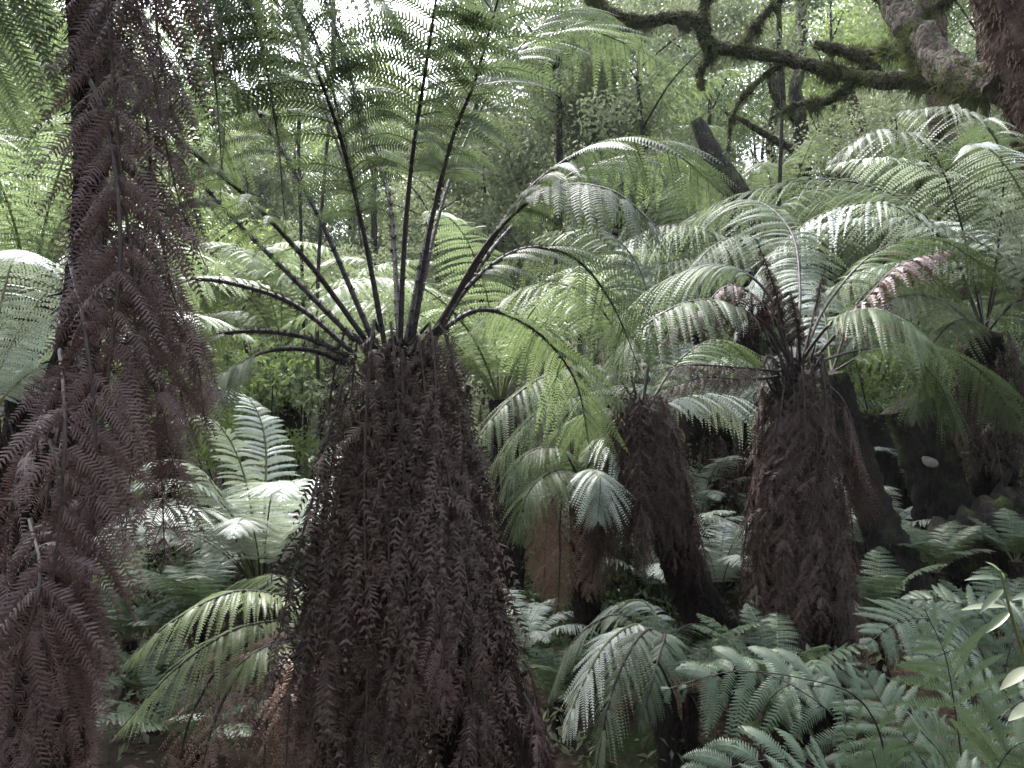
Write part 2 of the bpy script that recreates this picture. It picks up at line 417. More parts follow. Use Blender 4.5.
# ================================================================== LEFT TREE FERN
LF = empty('tree_fern', P(-40, 1000, 2.15), 'tall close tree fern on the left draped in long purple brown dead fronds', 'tree fern')
LF.location.z = 0
ltp = PP((70, -170, 2.1), (80, 0, 2.1), (88, 180, 2.12), (74, 340, 2.15), (40, 480, 2.15), (5, 640, 2.15), (-25, 800, 2.15), (-40, 1060, 2.15))
trunk_obj(LF, ltp, [.05, .032, .032, .045, .06, .08, .1, .14], 'trunk', 20, 90, .2, 2500, .05)
dead_paths = [
 [(85,-160,2.0),(100,-60,1.9),(112,60,1.85),(122,180,1.85),(140,300,1.85),(165,420,1.87),(180,500,1.9)],
 [(80,-160,2.0),(92,-40,1.95),(98,100,1.9),(104,260,1.9),(110,400,1.9),(125,560,1.92)],
 [(95,-150,2.0),(125,-40,1.95),(150,60,1.95),(165,140,1.95),(182,210,1.95),(205,265,1.95)],
 [(90,100,2.0),(112,150,1.85),(120,260,1.8),(105,400,1.8),(85,560,1.82),(60,740,1.85)],
 [(80,60,2.0),(110,130,1.9),(130,250,1.88),(135,400,1.9),(125,540,1.95)],
 [(95,200,2.05),(90,280,1.98),(75,370,1.95),(50,480,1.95),(38,620,1.95),(30,780,1.95)],
 [(70,260,2.0),(85,330,1.8),(95,430,1.78),(90,540,1.78),(70,660,1.8),(60,790,1.8)],
 [(60,350,2.0),(65,420,1.75),(60,520,1.72),(45,640,1.72),(30,790,1.72)],
 [(60,380,2.0),(20,470,1.8),(5,560,1.8),(0,660,1.8),(-5,800,1.8)],
 [(85,180,2.1),(120,260,2.05),(150,350,2.05),(160,450,2.05),(165,560,2.1)],
 [(95,240,2.1),(150,320,2.1),(178,380,2.1),(188,440,2.1)],
 [(50,440,2.0),(75,520,1.85),(88,620,1.85),(85,790,1.85)],
 [(30,520,2.0),(40,580,1.7),(15,680,1.68),(0,800,1.68)],
 [(105,-150,1.9),(150,-60,1.85),(158,40,1.85),(175,120,1.85)],
 [(100,140,2.0),(150,200,1.9),(172,290,1.88),(195,350,1.9),(205,420,1.92)],
 [(110,-120,2.0),(125,-20,2.0),(118,40,2.0),(95,110,2.0)],
 [(90,10,2.0),(140,90,2.0),(150,180,2.0),(140,280,2.0),(150,360,2.0)],
]
for k, dp in enumerate(dead_paths):
    make_frond(LF, PP(*dp), random.uniform(.17, .24), 'dead_red', 'rib_brown', 'dead_frond', r0=.006, stipe=.10, pairs=19, nl=24, pw=.030, pinskew=30,
               droop=1.0, sweep=36, up=(1.1 * math.sin(k * 2.1), -1, .3), seed=100 + k, dead=.17, curl=.3, twist=.5, slim=.85, gap=.05)
# live fronds of the left fern (crown above the frame)
live = [
 [(75,-180,2.1),(120,-260,2.0),(190,-200,1.95),(260,-60,1.95),(310,60,2.0)],
 [(70,-180,2.1),(90,-270,2.3),(150,-200,2.6),(220,-90,2.8),(285,30,3.0)],
 [(70,-180,2.1),(20,-260,2.2),(-40,-150,2.3),(-80,30,2.35)],
 [(70,-180,2.1),(40,-280,2.5),(20,-160,2.9),(5,-10,3.1),(-10,120,3.2)],
 [(70,-180,2.1),(60,-270,2.6),(100,-180,3.1),(130,-60,3.4),(150,60,3.5)],
 [(70,-180,2.1),(10,-240,1.9),(-60,-100,1.8),(-120,100,1.8)],
 [(70,-180,2.1),(30,-230,2.4),(-10,-120,2.7),(-25,40,2.8),(-20,180,2.8)],
 [(75,-180,2.1),(60,-260,2.0),(20,-200,1.8),(-10,-60,1.75),(-20,80,1.8)],
 [(75,-180,2.1),(130,-230,2.3),(190,-140,2.5),(225,0,2.6),(240,120,2.7)],
 [(75,-180,2.1),(140,-250,1.8),(230,-190,1.7),(310,-60,1.75)],
]
for k, lp in enumerate(live):
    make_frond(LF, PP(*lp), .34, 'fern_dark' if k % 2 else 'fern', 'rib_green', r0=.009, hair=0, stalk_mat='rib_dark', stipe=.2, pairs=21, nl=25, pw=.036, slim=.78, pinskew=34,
               droop=1.2, sweep=30, seed=200 + k, twist=.6, gap=.07)

# ================================================================== MAIN TREE FERN
MF = empty('tree_fern', P(520, 1000, 2.9), 'big central tree fern with wide shaggy brown skirt and black stalks at its crown', 'tree fern')
MF.location.z = 0
mtp = PP((396, 336, 2.8), (398, 362, 2.8), (402, 420, 2.8), (420, 520, 2.8), (455, 640, 2.82), (500, 770, 2.85), (545, 980, 2.9))
trunk_obj(MF, mtp, [.012, .125, .15, .17, .20, .25, .32], 'trunk_red', 40, 110, .16, 10000, .045)
hv = hang_variants(9, 1.15, .10, .21, .17, 'dead', pairs=24, nl=13, pw=.032, dead=.75, droop=1.5, gap=.1, slim=.95, pinskew=38)
hv2 = hang_variants(5, .85, .07, .16, .12, 'dead_red', pairs=20, nl=16, pw=.030, dead=.4, droop=1.2, slim=.9, pinskew=35)
skirt(MF, mtp, hv, 68, .13, 0, .42, (.75, 1.1), tilt=-.02)
skirt(MF, mtp, hv2, 30, .17, .15, .62, (.7, 1.1), tilt=-.02)
def stubs(parent, top, rad, n, ln, seed):
    """broken dead stalk bases packed round a crown"""
    g = np.random.default_rng(seed); sb = MB()
    for k in range(n):
        a = g.uniform(0, 6.28); e = g.uniform(.9, 1.5)
        p0 = top + np.array([math.cos(a) * rad, math.sin(a) * rad, g.uniform(-.16, .0)])
        d = np.array([math.cos(a) * math.cos(e), math.sin(a) * math.cos(e), math.sin(e)]) * g.uniform(.3, 1) * ln
        stalk(sb, [p0, p0 + d * .5, p0 + d], .012, .003, n=8, hair=90, seed=k)
    link('stub', sb.mesh('stub', [M['rib_dark']], True, top), parent, top)
stubs(MF, mtp[1] + [0, 0, .05], .10, 70, .12, 5)
main = [
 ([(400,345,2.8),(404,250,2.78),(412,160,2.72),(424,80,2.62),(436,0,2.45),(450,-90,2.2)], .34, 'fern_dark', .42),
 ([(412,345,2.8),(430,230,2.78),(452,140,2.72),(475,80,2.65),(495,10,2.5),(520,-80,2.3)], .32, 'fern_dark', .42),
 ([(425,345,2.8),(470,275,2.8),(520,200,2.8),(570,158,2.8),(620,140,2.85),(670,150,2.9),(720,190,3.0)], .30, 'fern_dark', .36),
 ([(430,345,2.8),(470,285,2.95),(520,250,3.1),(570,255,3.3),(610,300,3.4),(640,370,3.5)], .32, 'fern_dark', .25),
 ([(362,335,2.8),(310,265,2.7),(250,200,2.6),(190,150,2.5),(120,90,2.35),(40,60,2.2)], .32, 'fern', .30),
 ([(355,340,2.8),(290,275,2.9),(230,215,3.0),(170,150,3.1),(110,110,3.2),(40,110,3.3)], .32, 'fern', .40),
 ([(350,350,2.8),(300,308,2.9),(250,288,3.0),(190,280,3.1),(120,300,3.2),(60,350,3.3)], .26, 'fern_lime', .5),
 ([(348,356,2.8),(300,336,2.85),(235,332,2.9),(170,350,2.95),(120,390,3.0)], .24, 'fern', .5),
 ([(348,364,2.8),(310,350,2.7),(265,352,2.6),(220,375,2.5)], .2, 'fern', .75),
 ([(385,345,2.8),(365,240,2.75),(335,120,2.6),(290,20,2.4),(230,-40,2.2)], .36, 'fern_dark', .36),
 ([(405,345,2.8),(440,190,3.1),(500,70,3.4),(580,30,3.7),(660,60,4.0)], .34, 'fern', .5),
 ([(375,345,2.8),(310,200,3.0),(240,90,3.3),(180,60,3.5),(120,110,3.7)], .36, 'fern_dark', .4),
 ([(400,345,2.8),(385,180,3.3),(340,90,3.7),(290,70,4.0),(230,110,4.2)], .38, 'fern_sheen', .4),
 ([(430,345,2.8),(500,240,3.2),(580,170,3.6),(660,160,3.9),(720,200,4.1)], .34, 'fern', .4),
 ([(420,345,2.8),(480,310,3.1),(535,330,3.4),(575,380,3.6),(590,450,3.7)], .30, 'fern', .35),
]
for k, (pp, w, m, st) in enumerate(main):
    make_frond(MF, PP(*pp), w * 1.12, m, 'rib_green', r0=.0115, hair=420, stalk_mat='rib_dark', stipe=st, pairs=19, nl=24, pw=.036, slim=.78, pinskew=34,
               droop=1.05, sweep=30, seed=300 + k, twist=.5, gap=.05)
# bare stalk stub
# ================================================================== MIDDLE TREE FERN
CF_ = empty('tree_fern', P(745, 700, 5.1), 'leaning tree fern in the middle with its ragged skirt ending above a bare dark trunk', 'tree fern')
CF_.location.z = float(terr(*P(745, 700, 5.1)[:2]))
ctp = PP((640, 400, 4.9), (643, 418, 4.9), (655, 480, 4.92), (680, 560, 4.95), (708, 620, 5.0), (735, 670, 5.05), (765, 740, 5.1))
trunk_obj(CF_, ctp, [.012, .11, .12, .13, .14, .16, .2], 'trunk', 28, 70, .2, 4000, .06)
hv3 = hang_variants(7, 1.2, .13, .25, .17, 'dead', pairs=24, nl=12, pw=.034, dead=.6, droop=1.3, slim=.95, pinskew=45, fine=False)
skirt(CF_, ctp, hv3, 72, .08, 0, .07, (.72, .95), tilt=-.02)
VF = variants(6, 'fern', 'rib_green', 44, 16, 2.0, .34, True, 'rib_dark', pw=.022, twist=.3, gap=.04, droop=.9, sweep=14, stipe=.15, fine=False)
VS = variants(6, 'fern_skylit', 'rib_pale', 44, 16, 2.0, .34, True, 'rib_green', pw=.022, twist=.3, gap=.04, droop=.9, sweep=14, stipe=.12, fine=False)
VL = variants(5, 'fern_lime', 'rib_green', 44, 16, 2.0, .34, False, pw=.022, twist=.3, gap=.04, droop=.9, sweep=14, stipe=.12, fine=False)
VD = variants(4, 'fern_dark', 'rib_dark', 44, 16, 2.0, .34, False, pw=.022, twist=.3, gap=.04, droop=.9, sweep=14, stipe=.12, fine=False)
def fr(parent, pts, w, m='fern', rib='rib_green', seed=0, name='frond', **kw):
    d = dict(stipe=.15, pairs=46, nl=22, pw=.021, droop=1.25, sweep=32, pinskew=30, fine=True, slim=.8, twist=.35, gap=.04); d.update(kw)
    return make_frond(parent, PP(*pts), w, m, rib, name, r0=kw.get('r0', .010) if 'r0' in kw else .010, stalk_mat='rib_dark' if m != 'fern_skylit' else 'rib_green', seed=seed, **{k: v for k, v in d.items() if k != 'r0'})
stubs(CF_, ctp[1], .08, 30, .16, 6)
cl = [
 ([(640,412,4.9),(610,370,4.7),(560,370,4.4),(510,400,4.1),(465,455,3.9)], .34, 'fern'),
 ([(640,412,4.9),(600,395,4.7),(550,405,4.5),(515,435,4.4),(485,480,4.3)], .32, 'fern'),
 ([(640,412,4.9),(620,340,4.9),(580,290,4.8),(520,290,4.7),(460,340,4.6)], .44, 'fern'),
 ([(642,412,4.9),(650,340,5.0),(640,270,5.2),(600,230,5.4),(540,240,5.6)], .44, 'fern_dark'),
 ([(645,412,4.9),(680,360,5.1),(720,340,5.3),(760,370,5.5)], .40, 'fern'),
 ([(645,415,4.9),(690,395,5.0),(740,400,5.1),(780,440,5.2)], .36, 'fern_skylit'),
 ([(640,414,4.9),(600,410,5.2),(565,425,5.4),(535,460,5.6)], .28, 'fern_lime'),
]
for k, (pp, w, m) in enumerate(cl): fr(CF_, pp, w, m, seed=400 + k)

# ================================================================== RIGHT TREE FERN
RF = empty('tree_fern', P(800, 760, 4.2), 'upright tree fern right of centre, its trunk cloaked in brown fronds, spiky dark crown', 'tree fern')
RF.location.z = float(terr(*P(800, 760, 4.2)[:2]))
rtp = PP((793, 358, 4.2), (795, 370, 4.2), (797, 450, 4.2), (800, 560, 4.2), (803, 680, 4.2), (805, 800, 4.2))
trunk_obj(RF, rtp, [.012, .125, .15, .18, .21, .23], 'trunk', 32, 80, .16, 7000, .07)
hv4 = hang_variants(8, 1.0, .08, .11, .14, 'dead', 'rib_brown', pairs=22, nl=12, pw=.030, dead=.45, droop=.8, slim=.95, pinskew=40, fine=False)
skirt(RF, rtp, hv4, 46, .10, 0, .30, (.75, 1.1), tilt=.0)
skirt(RF, rtp, hv4, 40, .18, .28, .62, (.6, .95), tilt=.0)
rd = [
 ([(785,368,4.2),(765,330,4.1),(730,305,4.0),(690,315,3.9),(655,350,3.85)], .17, .5),
 ([(785,372,4.2),(740,368,4.0),(690,365,3.9),(650,372,3.8)], .10, .4),
 ([(785,376,4.2),(745,380,4.1),(700,378,4.0),(655,395,4.0)], .10, .4),
 ([(808,366,4.2),(840,330,4.1),(870,295,4.0),(900,265,3.95),(950,250,3.9)], .20, .6),
 ([(812,375,4.2),(842,400,4.15),(858,450,4.1),(866,520,4.1)], .15, .6),
 ([(790,366,4.2),(775,320,4.15),(745,290,4.1),(720,290,4.05),(690,330,4.0)], .16, .4),
]
rd += [([(788,362,4.2),(778,300,4.15),(757,240,4.05)], .06, .5), ([(803,362,4.2),(815,310,4.2),(826,262,4.15)], .05, .5), ([(800,362,4.2),(798,330,4.1),(790,290,4.0)], .05, .5)]
for k, (pp, w, dd) in enumerate(rd):
    make_frond(RF, PP(*pp), w, 'dead_red' if k == 3 else 'dead', 'rib_dark', 'dead_frond', r0=.010, hair=60, stipe=.25, pairs=30, nl=14, pw=.022, droop=2.0, sweep=25,
               seed=500 + k, dead=.2, curl=.4, fine=False)
stubs(RF, rtp[1], .09, 46, .2, 7)
rl = [
 ([(790,362,4.2),(760,320,4.1),(700,300,3.9),(640,330,3.7),(600,390,3.6)], .36, 'fern', .3),
 ([(792,362,4.2),(765,290,4.3),(715,265,4.4),(650,290,4.5),(600,340,4.6)], .36, 'fern_sheen', .35),
 ([(800,362,4.2),(835,320,4.0),(880,310,3.8),(930,340,3.6)], .34, 'fern', .35),
 ([(795,362,4.2),(800,290,4.5),(790,230,4.9),(750,200,5.3),(690,220,5.6)], .42, 'fern_sheen', .3),
 ([(800,362,4.2),(830,300,4.5),(880,250,4.8),(940,240,5.0),(1000,280,5.1)], .40, 'fern', .3),
 ([(806,366,4.2),(860,350,4.5),(920,345,4.7),(980,370,4.8),(1020,430,4.9)], .36, 'fern', .3),
]
for k, (pp, w, m, st) in enumerate(rl): fr(RF, pp, w, m, seed=600 + k, stipe=st)

# ================================================================== FAR RIGHT TREE FERN with silver arches
FF = empty('tree_fern', P(1000, 560, 6.4), 'tree fern at the right edge with brown hanging fronds and silvery arching green ones', 'tree fern')
FF.location.z = float(terr(*P(1000, 560, 6.4)[:2]))
ftp = PP((985, 335, 6.0), (988, 400, 6.1), (995, 480, 6.3), (1000, 580, 6.4))
trunk_obj(FF, ftp, [.12, .14, .16, .2], 'trunk', 24, 50, .2, 2500, .07)
skirt(FF, ftp, hv3, 26, .1, 0, .3, (.6, .9))
fl = [
 ([(985,335,6.0),(950,250,5.7),(890,205,5.4),(820,215,5.2),(765,265,5.0),(735,335,4.9)], .46, 'fern_skylit'),
 ([(985,335,6.0),(930,220,6.2),(840,180,6.3),(740,195,6.3),(660,240,6.3),(600,320,6.2)], .55, 'fern_sheen'),
 ([(985,335,6.0),(960,220,5.5),(930,150,5.0),(880,130,4.6),(830,160,4.3)], .42, 'fern_dark'),
 ([(985,335,6.0),(970,250,6.3),(920,200,6.8),(850,195,7.2),(780,215,7.4)], .50, 'fern'),
 ([(985,335,6.0),(940,300,5.6),(890,300,5.3),(850,345,5.1)], .40, 'fern_sheen'),
 ([(985,335,6.0),(1010,240,5.8),(1050,200,5.6),(1100,230,5.4)], .42, 'fern_dark'),
 ([(985,335,6.0),(1000,230,5.4),(1000,150,4.9),(960,110,4.5),(900,110,4.2)], .40, 'fern_dark'),
 ([(985,335,6.0),(1020,300,5.6),(1060,320,5.4),(1090,380,5.3)], .40, 'fern_sheen'),
 ([(985,335,6.0),(960,320,5.6),(930,350,5.3),(915,420,5.1)], .34, 'fern'),
]
for k, (pp, w, m) in enumerate(fl): fr(FF, pp, w, m, seed=700 + k, droop=1.3, sweep=40)
# a second silver fern further back in the middle
BS = empty('tree_fern', P(760, 520, 8.0), 'distant silvery tree fern arching over the bank behind the right hand fern', 'tree fern')
BS.location.z = float(terr(*P(760, 520, 8.0)[:2]))
bstp = PP((745, 300, 7.8), (750, 400, 7.9), (760, 520, 8.0))
trunk_obj(BS, bstp, [.1, .12, .16], 'trunk', 20, 40, .2, 1500, .07)
for k, (pp, w) in enumerate([
 ([(745,300,7.8),(720,240,7.4),(670,225,7.0),(615,250,6.7),(570,310,6.5)], .55),
 ([(745,300,7.8),(700,260,7.2),(640,275,6.8),(590,330,6.6),(560,400,6.5)], .55),
 ([(745,300,7.8),(730,210,7.8),(690,185,7.9),(640,205,8.0),(610,260,8.0)], .55),
 ([(745,300,7.8),(770,220,7.6),(820,190,7.5),(880,215,7.4),(920,270,7.3)], .55),
 ([(745,300,7.8),(760,250,7.2),(740,235,6.6),(700,260,6.2),(680,330,6.0)], .50),
 ([(745,300,7.8),(790,270,7.4),(840,290,7.2),(870,350,7.1)], .5)]):
    fr(BS, pp, w, 'fern_sheen', seed=760 + k, droop=1.4, sweep=42, pairs=44)

# ================================================================== LEANING TRUNK FERN behind the right fern
EF = empty('tree_fern', P(930, 630, 4.9), 'bare dark tree fern trunk leaning left behind the right hand fern', 'tree fern')
EF.location.z = float(terr(*P(930, 630, 4.9)[:2]))
etp = PP((832, 375, 5.2), (850, 440, 5.15), (878, 520, 5.05), (910, 590, 4.95), (945, 660, 4.9))
trunk_obj(EF, etp, [.09, .10, .11, .13, .16], 'bark_dark', 28, 60, .28, 3000, .04)
for k, (pp, w, m) in enumerate([
 ([(832,372,5.2),(860,300,5.4),(910,270,5.6),(960,300,5.8)], .36, 'fern'),
 ([(832,372,5.2),(880,350,5.1),(930,370,5.0),(960,430,4.95)], .34, 'fern'),
 ([(832,372,5.2),(820,300,5.6),(790,270,6.0),(740,290,6.3)], .36, 'fern_skylit')]):
    fr(EF, pp, w, m, seed=800 + k)

NF = empty('tree_fern', P(95, 700, 3.08), 'tall slim tree fern hidden behind the left one, fronds hanging across the top', 'tree fern')
NF.location.z = T0(P(95, 700, 3.08))
ntp = PP((100, -90, 3.08), (95, 100, 3.08), (88, 300, 3.08), (70, 500, 3.08), (60, 760, 3.08))
trunk_obj(NF, ntp, [.06, .05, .06, .08, .1], 'trunk', 18, 80, .2, 3000, .05)
for k, (pp, w, m) in enumerate([
 ([(100,-90,3.08),(170,-140,2.94),(250,-80,2.80),(300,30,2.73)], .42, 'fern_dark'), ([(100,-90,3.08),(220,-130,2.87),(330,-60,2.66),(420,50,2.52)], .42, 'fern'),
 ([(100,-90,3.08),(220,-160,3.08),(370,-110,3.08),(470,-20,3.08),(530,80,3.08)], .44, 'fern_dark'), ([(100,-90,3.08),(60,-150,3.22),(0,-80,3.36),(-20,130,3.50)], .44, 'fern'),
 ([(100,-90,3.08),(150,-130,2.80),(210,-40,2.59),(240,80,2.52)], .38, 'fern_dark'), ([(100,-90,3.08),(200,-130,3.36),(330,-50,3.57),(420,60,3.64),(450,180,3.64)], .44, 'fern'),
 ([(100,-90,3.08),(160,-120,3.50),(210,-20,3.71),(225,90,3.78),(220,200,3.78)], .44, 'fern'), ([(100,-90,3.08),(180,-150,2.80),(280,-80,2.59),(340,40,2.52),(365,150,2.52)], .36, 'fern_dark')]):
    fr(NF, pp, w, m, seed=1200 + k, droop=.95, pairs=22, nl=26, pw=.040, pinskew=34, sweep=30, stipe=.12)
for k, (pp, w, m) in enumerate([
 ([(100,-90,3.08),(220,-80,2.9),(305,20,2.8),(345,140,2.75),(362,250,2.75)], .32, 'fern_dark'), ([(100,-90,3.08),(190,-90,2.8),(250,10,2.65),(275,120,2.6),(285,220,2.6)], .34, 'fern_dark'),
 ([(100,-90,3.08),(160,-110,2.6),(200,-20,2.4),(215,80,2.35),(222,170,2.35)], .30, 'fern'), ([(100,-90,3.08),(260,-150,3.2),(400,-90,3.3),(460,20,3.3),(480,130,3.3)], .36, 'fern'),
 ([(100,-90,3.08),(40,-130,2.8),(0,-40,2.6),(-10,90,2.5),(0,200,2.5)], .34, 'fern')]):
    fr(NF, pp, w, m, seed=1220 + k, droop=.6, pairs=18, nl=26, pw=.036, pinskew=36, sweep=38, stipe=.12)
# more overhead fronds on the central fern, arching away from the camera
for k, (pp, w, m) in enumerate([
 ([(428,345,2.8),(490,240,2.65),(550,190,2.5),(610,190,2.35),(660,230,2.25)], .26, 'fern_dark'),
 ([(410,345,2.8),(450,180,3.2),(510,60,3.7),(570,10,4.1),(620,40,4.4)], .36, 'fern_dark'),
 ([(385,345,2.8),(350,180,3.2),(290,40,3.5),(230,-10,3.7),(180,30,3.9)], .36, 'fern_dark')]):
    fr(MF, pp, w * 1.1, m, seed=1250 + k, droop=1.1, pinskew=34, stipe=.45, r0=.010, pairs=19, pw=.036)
# ================================================================== SMALL FERN with pink dead frond
JF = empty('tree_fern', P(585, 640,5.24), 'small distant tree fern with pinkish brown fronds hanging left of the middle fern', 'tree fern')
JF.location.z = float(terr(*P(585, 640,5.24)[:2]))
jtp = PP((582, 485,5.17), (583, 540,5.17), (586, 600,5.24), (588, 680,5.24))
trunk_obj(JF, jtp, [.075, .09, .09, .11], 'trunk', 20, 40, .2, 1200, .06)
for k, pp in enumerate([
 [(580,484,5.09),(565,490,4.86),(560,520,4.79),(560,560,4.79),(558,612,4.79)],
 [(582,484,5.09),(590,495,4.86),(595,540,4.86),(590,600,4.86)],
 [(578,484,5.17),(552,500,5.09),(545,550,5.09),(545,600,5.09)]]):
    fr(JF, pp, .19, 'dead_rust', 'rib_brown', seed=820 + k, name='dead_frond', up=(0, -1, .2), sweep=35, droop=.9, dead=.1, pw=.03, stipe=.08, pairs=26)
for k, pp in enumerate([
 [(582,482,5.17),(560,450,4.94),(525,455,4.79),(500,500,4.71)], [(582,482,5.17),(600,440,5.02),(625,450,4.79),(632,500,4.71)],
 [(582,482,5.17),(560,470,4.79),(530,490,4.56),(515,540,4.48)], [(582,482,5.17),(590,470,4.79),(600,480,4.56),(598,520,4.48)]]):
    fr(JF, pp, .26, 'fern_skylit' if k % 2 else 'fern', seed=830 + k)

# ================================================================== SILVER UNDERSTORY FERN (left)
SF = empty('ground_fern', P(262, 610, 4.6), 'pale sky silvered fern opening like a fan between the left and central tree ferns', 'fern')
crown = P(262, 590, 4.6)
SF.location.z = float(terr(crown[0], crown[1]))
trunk_obj(SF, np.array([crown, crown * [1, 1, .5] + [0, 0, .5 * SF.location.z - .1]]), [.07, .1], 'trunk', 16, 20, .2, 600, .05)
sil = [
 [(255,588,4.6),(225,530,4.5),(180,500,4.3),(130,510,4.1),(90,540,4.0)],
 [(255,588,4.6),(235,520,4.6),(200,470,4.5),(160,460,4.4),(120,480,4.3)],
 [(258,588,4.6),(250,500,4.6),(230,440,4.5),(200,415,4.4),(160,425,4.2)],
 [(262,588,4.6),(265,500,4.7),(265,440,4.8),(250,400,4.9),(215,385,5.0)],
 [(265,588,4.6),(280,510,4.6),(300,470,4.4),(340,455,4.2),(380,480,4.0)],
 [(268,588,4.6),(290,540,4.7),(320,510,4.8),(360,510,4.9),(390,540,5.0)],
 [(262,588,4.6),(275,500,4.9),(290,440,5.2),(325,420,5.4),(370,440,5.6)],
 [(255,590,4.6),(225,560,4.4),(185,560,4.1),(140,590,3.9),(110,640,3.8)],
 [(255,588,4.6),(240,540,4.4),(230,500,4.1),(245,480,3.9),(290,500,3.7)],
 [(262,590,4.6),(262,560,4.3),(240,540,4.0),(200,545,3.8),(160,575,3.7)],
]
VSN = variants(6, 'fern_skylit', 'rib_pale', 40, 18, 1.3, .25, True, 'rib_dark', r0=.006, e0s=(58, 76), e1s=(-50, -15), pw=.019, twist=.3, gap=.03, droop=.6, sweep=22, stipe=.2, slim=.85)
rosette(SF, crown, VSN, 17, (.75, 1.15), tilts=(-.2, .35), rr=.03)
for k, pp in enumerate(sil[:4]): fr(SF, pp, .22, 'fern_skylit', 'rib_pale', seed=840 + k, droop=.6, stipe=.18, pairs=40, nl=18, pw=.018, sweep=24, twist=.3)

# ================================================================== YELLOW GREEN FERN + rusty dead fronds
YF = empty('ground_fern', P(335, 650, 3.5), 'yellow green fern with long fronds reaching left beneath the sky silvered fern', 'fern')
YF.location.z = float(terr(*P(335, 650, 3.5)[:2]))
ycr = P(335, 615, 3.5)
trunk_obj(YF, np.array([ycr, [ycr[0], ycr[1], YF.location.z - .1]]), [.06, .09], 'trunk', 16, 20, .2, 500, .05)
for k, (pp, w) in enumerate([
 ([(330,612,3.5),(290,598,3.3),(235,592,3.1),(175,620,2.95),(122,665,2.85)], .26),
 ([(330,618,3.5),(290,620,3.3),(235,630,3.1),(175,670,2.95),(115,735,2.85)], .26),
 ([(330,612,3.5),(300,585,3.6),(270,575,3.7),(235,585,3.8)], .2),
 ([(330,625,3.5),(300,640,3.2),(260,650,3.0),(210,690,2.9)], .2)]):
    fr(YF, pp, w * .85, 'fern_lime', 'rib_pale', seed=860 + k, droop=1.0, pairs=46, nl=22, pw=.016)
for k, pp in enumerate([
 [(325,640,3.4),(280,640,3.1),(245,665,2.95),(215,720,2.85),(195,800,2.8)],
 [(325,645,3.4),(290,655,3.0),(270,700,2.85),(262,790,2.8)],
 [(325,645,3.4),(300,660,3.0),(290,700,2.8),(285,790,2.75)],
 [(325,640,3.4),(270,635,3.2),(225,660,3.1),(190,720,3.0),(175,790,3.0)],
 [(325,648,3.4),(310,670,3.1),(300,720,3.0),(300,800,3.0)]]):
    fr(YF, pp, .17, 'dead_rust', 'rib_brown', seed=870 + k, name='dead_frond', droop=1.2, pairs=30, nl=16, pw=.016, dead=.25, sweep=30, up=(-.2, -1, .5))

# ================================================================== PALE DROOPING FERN bottom centre
PF = empty('tree_fern', P(672, 745, 4.0), 'stubby tree fern drooping frosty pale fronds beside the black stump bottom centre', 'tree fern')
PF.location.z = float(terr(*P(672, 745, 4.0)[:2]))
ptp = PP((652, 655, 4.0), (660, 700, 4.0), (672, 745, 4.0), (680, 800, 4.0))
trunk_obj(PF, ptp, [.07, .07, .08, .1], 'bark_dark', 18, 30, .2, 700, .05)
for k, (pp, w, m) in enumerate([
 ([(655,652,4.0),(640,625,3.9),(610,640,3.75),(585,680,3.65),(560,740,3.6)], .19, 'fern_skylit'),
 ([(655,652,4.0),(650,630,3.8),(630,650,3.6),(610,700,3.5),(595,775,3.45)], .19, 'fern_sheen'),
 ([(655,652,4.0),(620,615,4.0),(575,640,4.0),(548,700,4.0)], .18, 'fern_sheen'),
 ([(655,652,4.0),(655,615,4.2),(635,600,4.3),(600,615,4.4),(570,650,4.4)], .18, 'fern_skylit'),
 ([(655,652,4.0),(665,635,3.7),(655,670,3.5),(640,730,3.4)], .15, 'fern_ground'),
 ([(655,652,4.0),(690,625,4.2),(725,635,4.3),(750,670,4.3)], .18, 'fern_ground')]):
    fr(PF, pp, w, m, 'rib_pale' if m == 'fern_skylit' else 'rib_green', seed=880 + k, droop=1.0, pairs=34, nl=20, pw=.017, sweep=34, twist=.5)

# ================================================================== FOREGROUND GROUND FERNS (bottom right)
def gfern(label, crown, paths, w, m='fern_ground', s0=900, **kw):
    e = empty('ground_fern', (crown[0], crown[1], float(terr(crown[0], crown[1]))), label, 'fern', 'ground ferns in the right foreground')
    sb = MB(); stalk(sb, [crown + [0, 0, .02], [crown[0], crown[1], e.location.z - .05]], .035, .05, n=10, hair=60)
    link('rootstock', sb.mesh('rootstock', [M['trunk']], True, crown), e, crown)
    for k, pp in enumerate(paths):
        d = dict(droop=.3, pairs=24, nl=20, pw=.020, sweep=22, stipe=.25, slim=.9, twist=.10); d.update(kw)
        fr(e, pp, w, m, 'rib_green', seed=s0 + k, r0=.004, **d)
    return e
gfern('ground fern with large feathery leaflets hanging in front of the upright tree fern', P(880, 860, 2.5), [
 [(880,860,2.5),(885,760,2.45),(860,700,2.35),(800,678,2.25),(730,672,2.2),(665,690,2.15)],
 [(880,860,2.5),(850,800,2.4),(800,762,2.3),(740,765,2.25),(680,790,2.2)],
 [(880,860,2.5),(850,740,2.8),(800,690,2.9),(740,670,3.0),(680,690,3.1)],
 ], .23, s0=900, up=(0, -.75, .65), pairs=9, pw=.034, nl=22, droop=1.0, stipe=.28, pinskew=24)
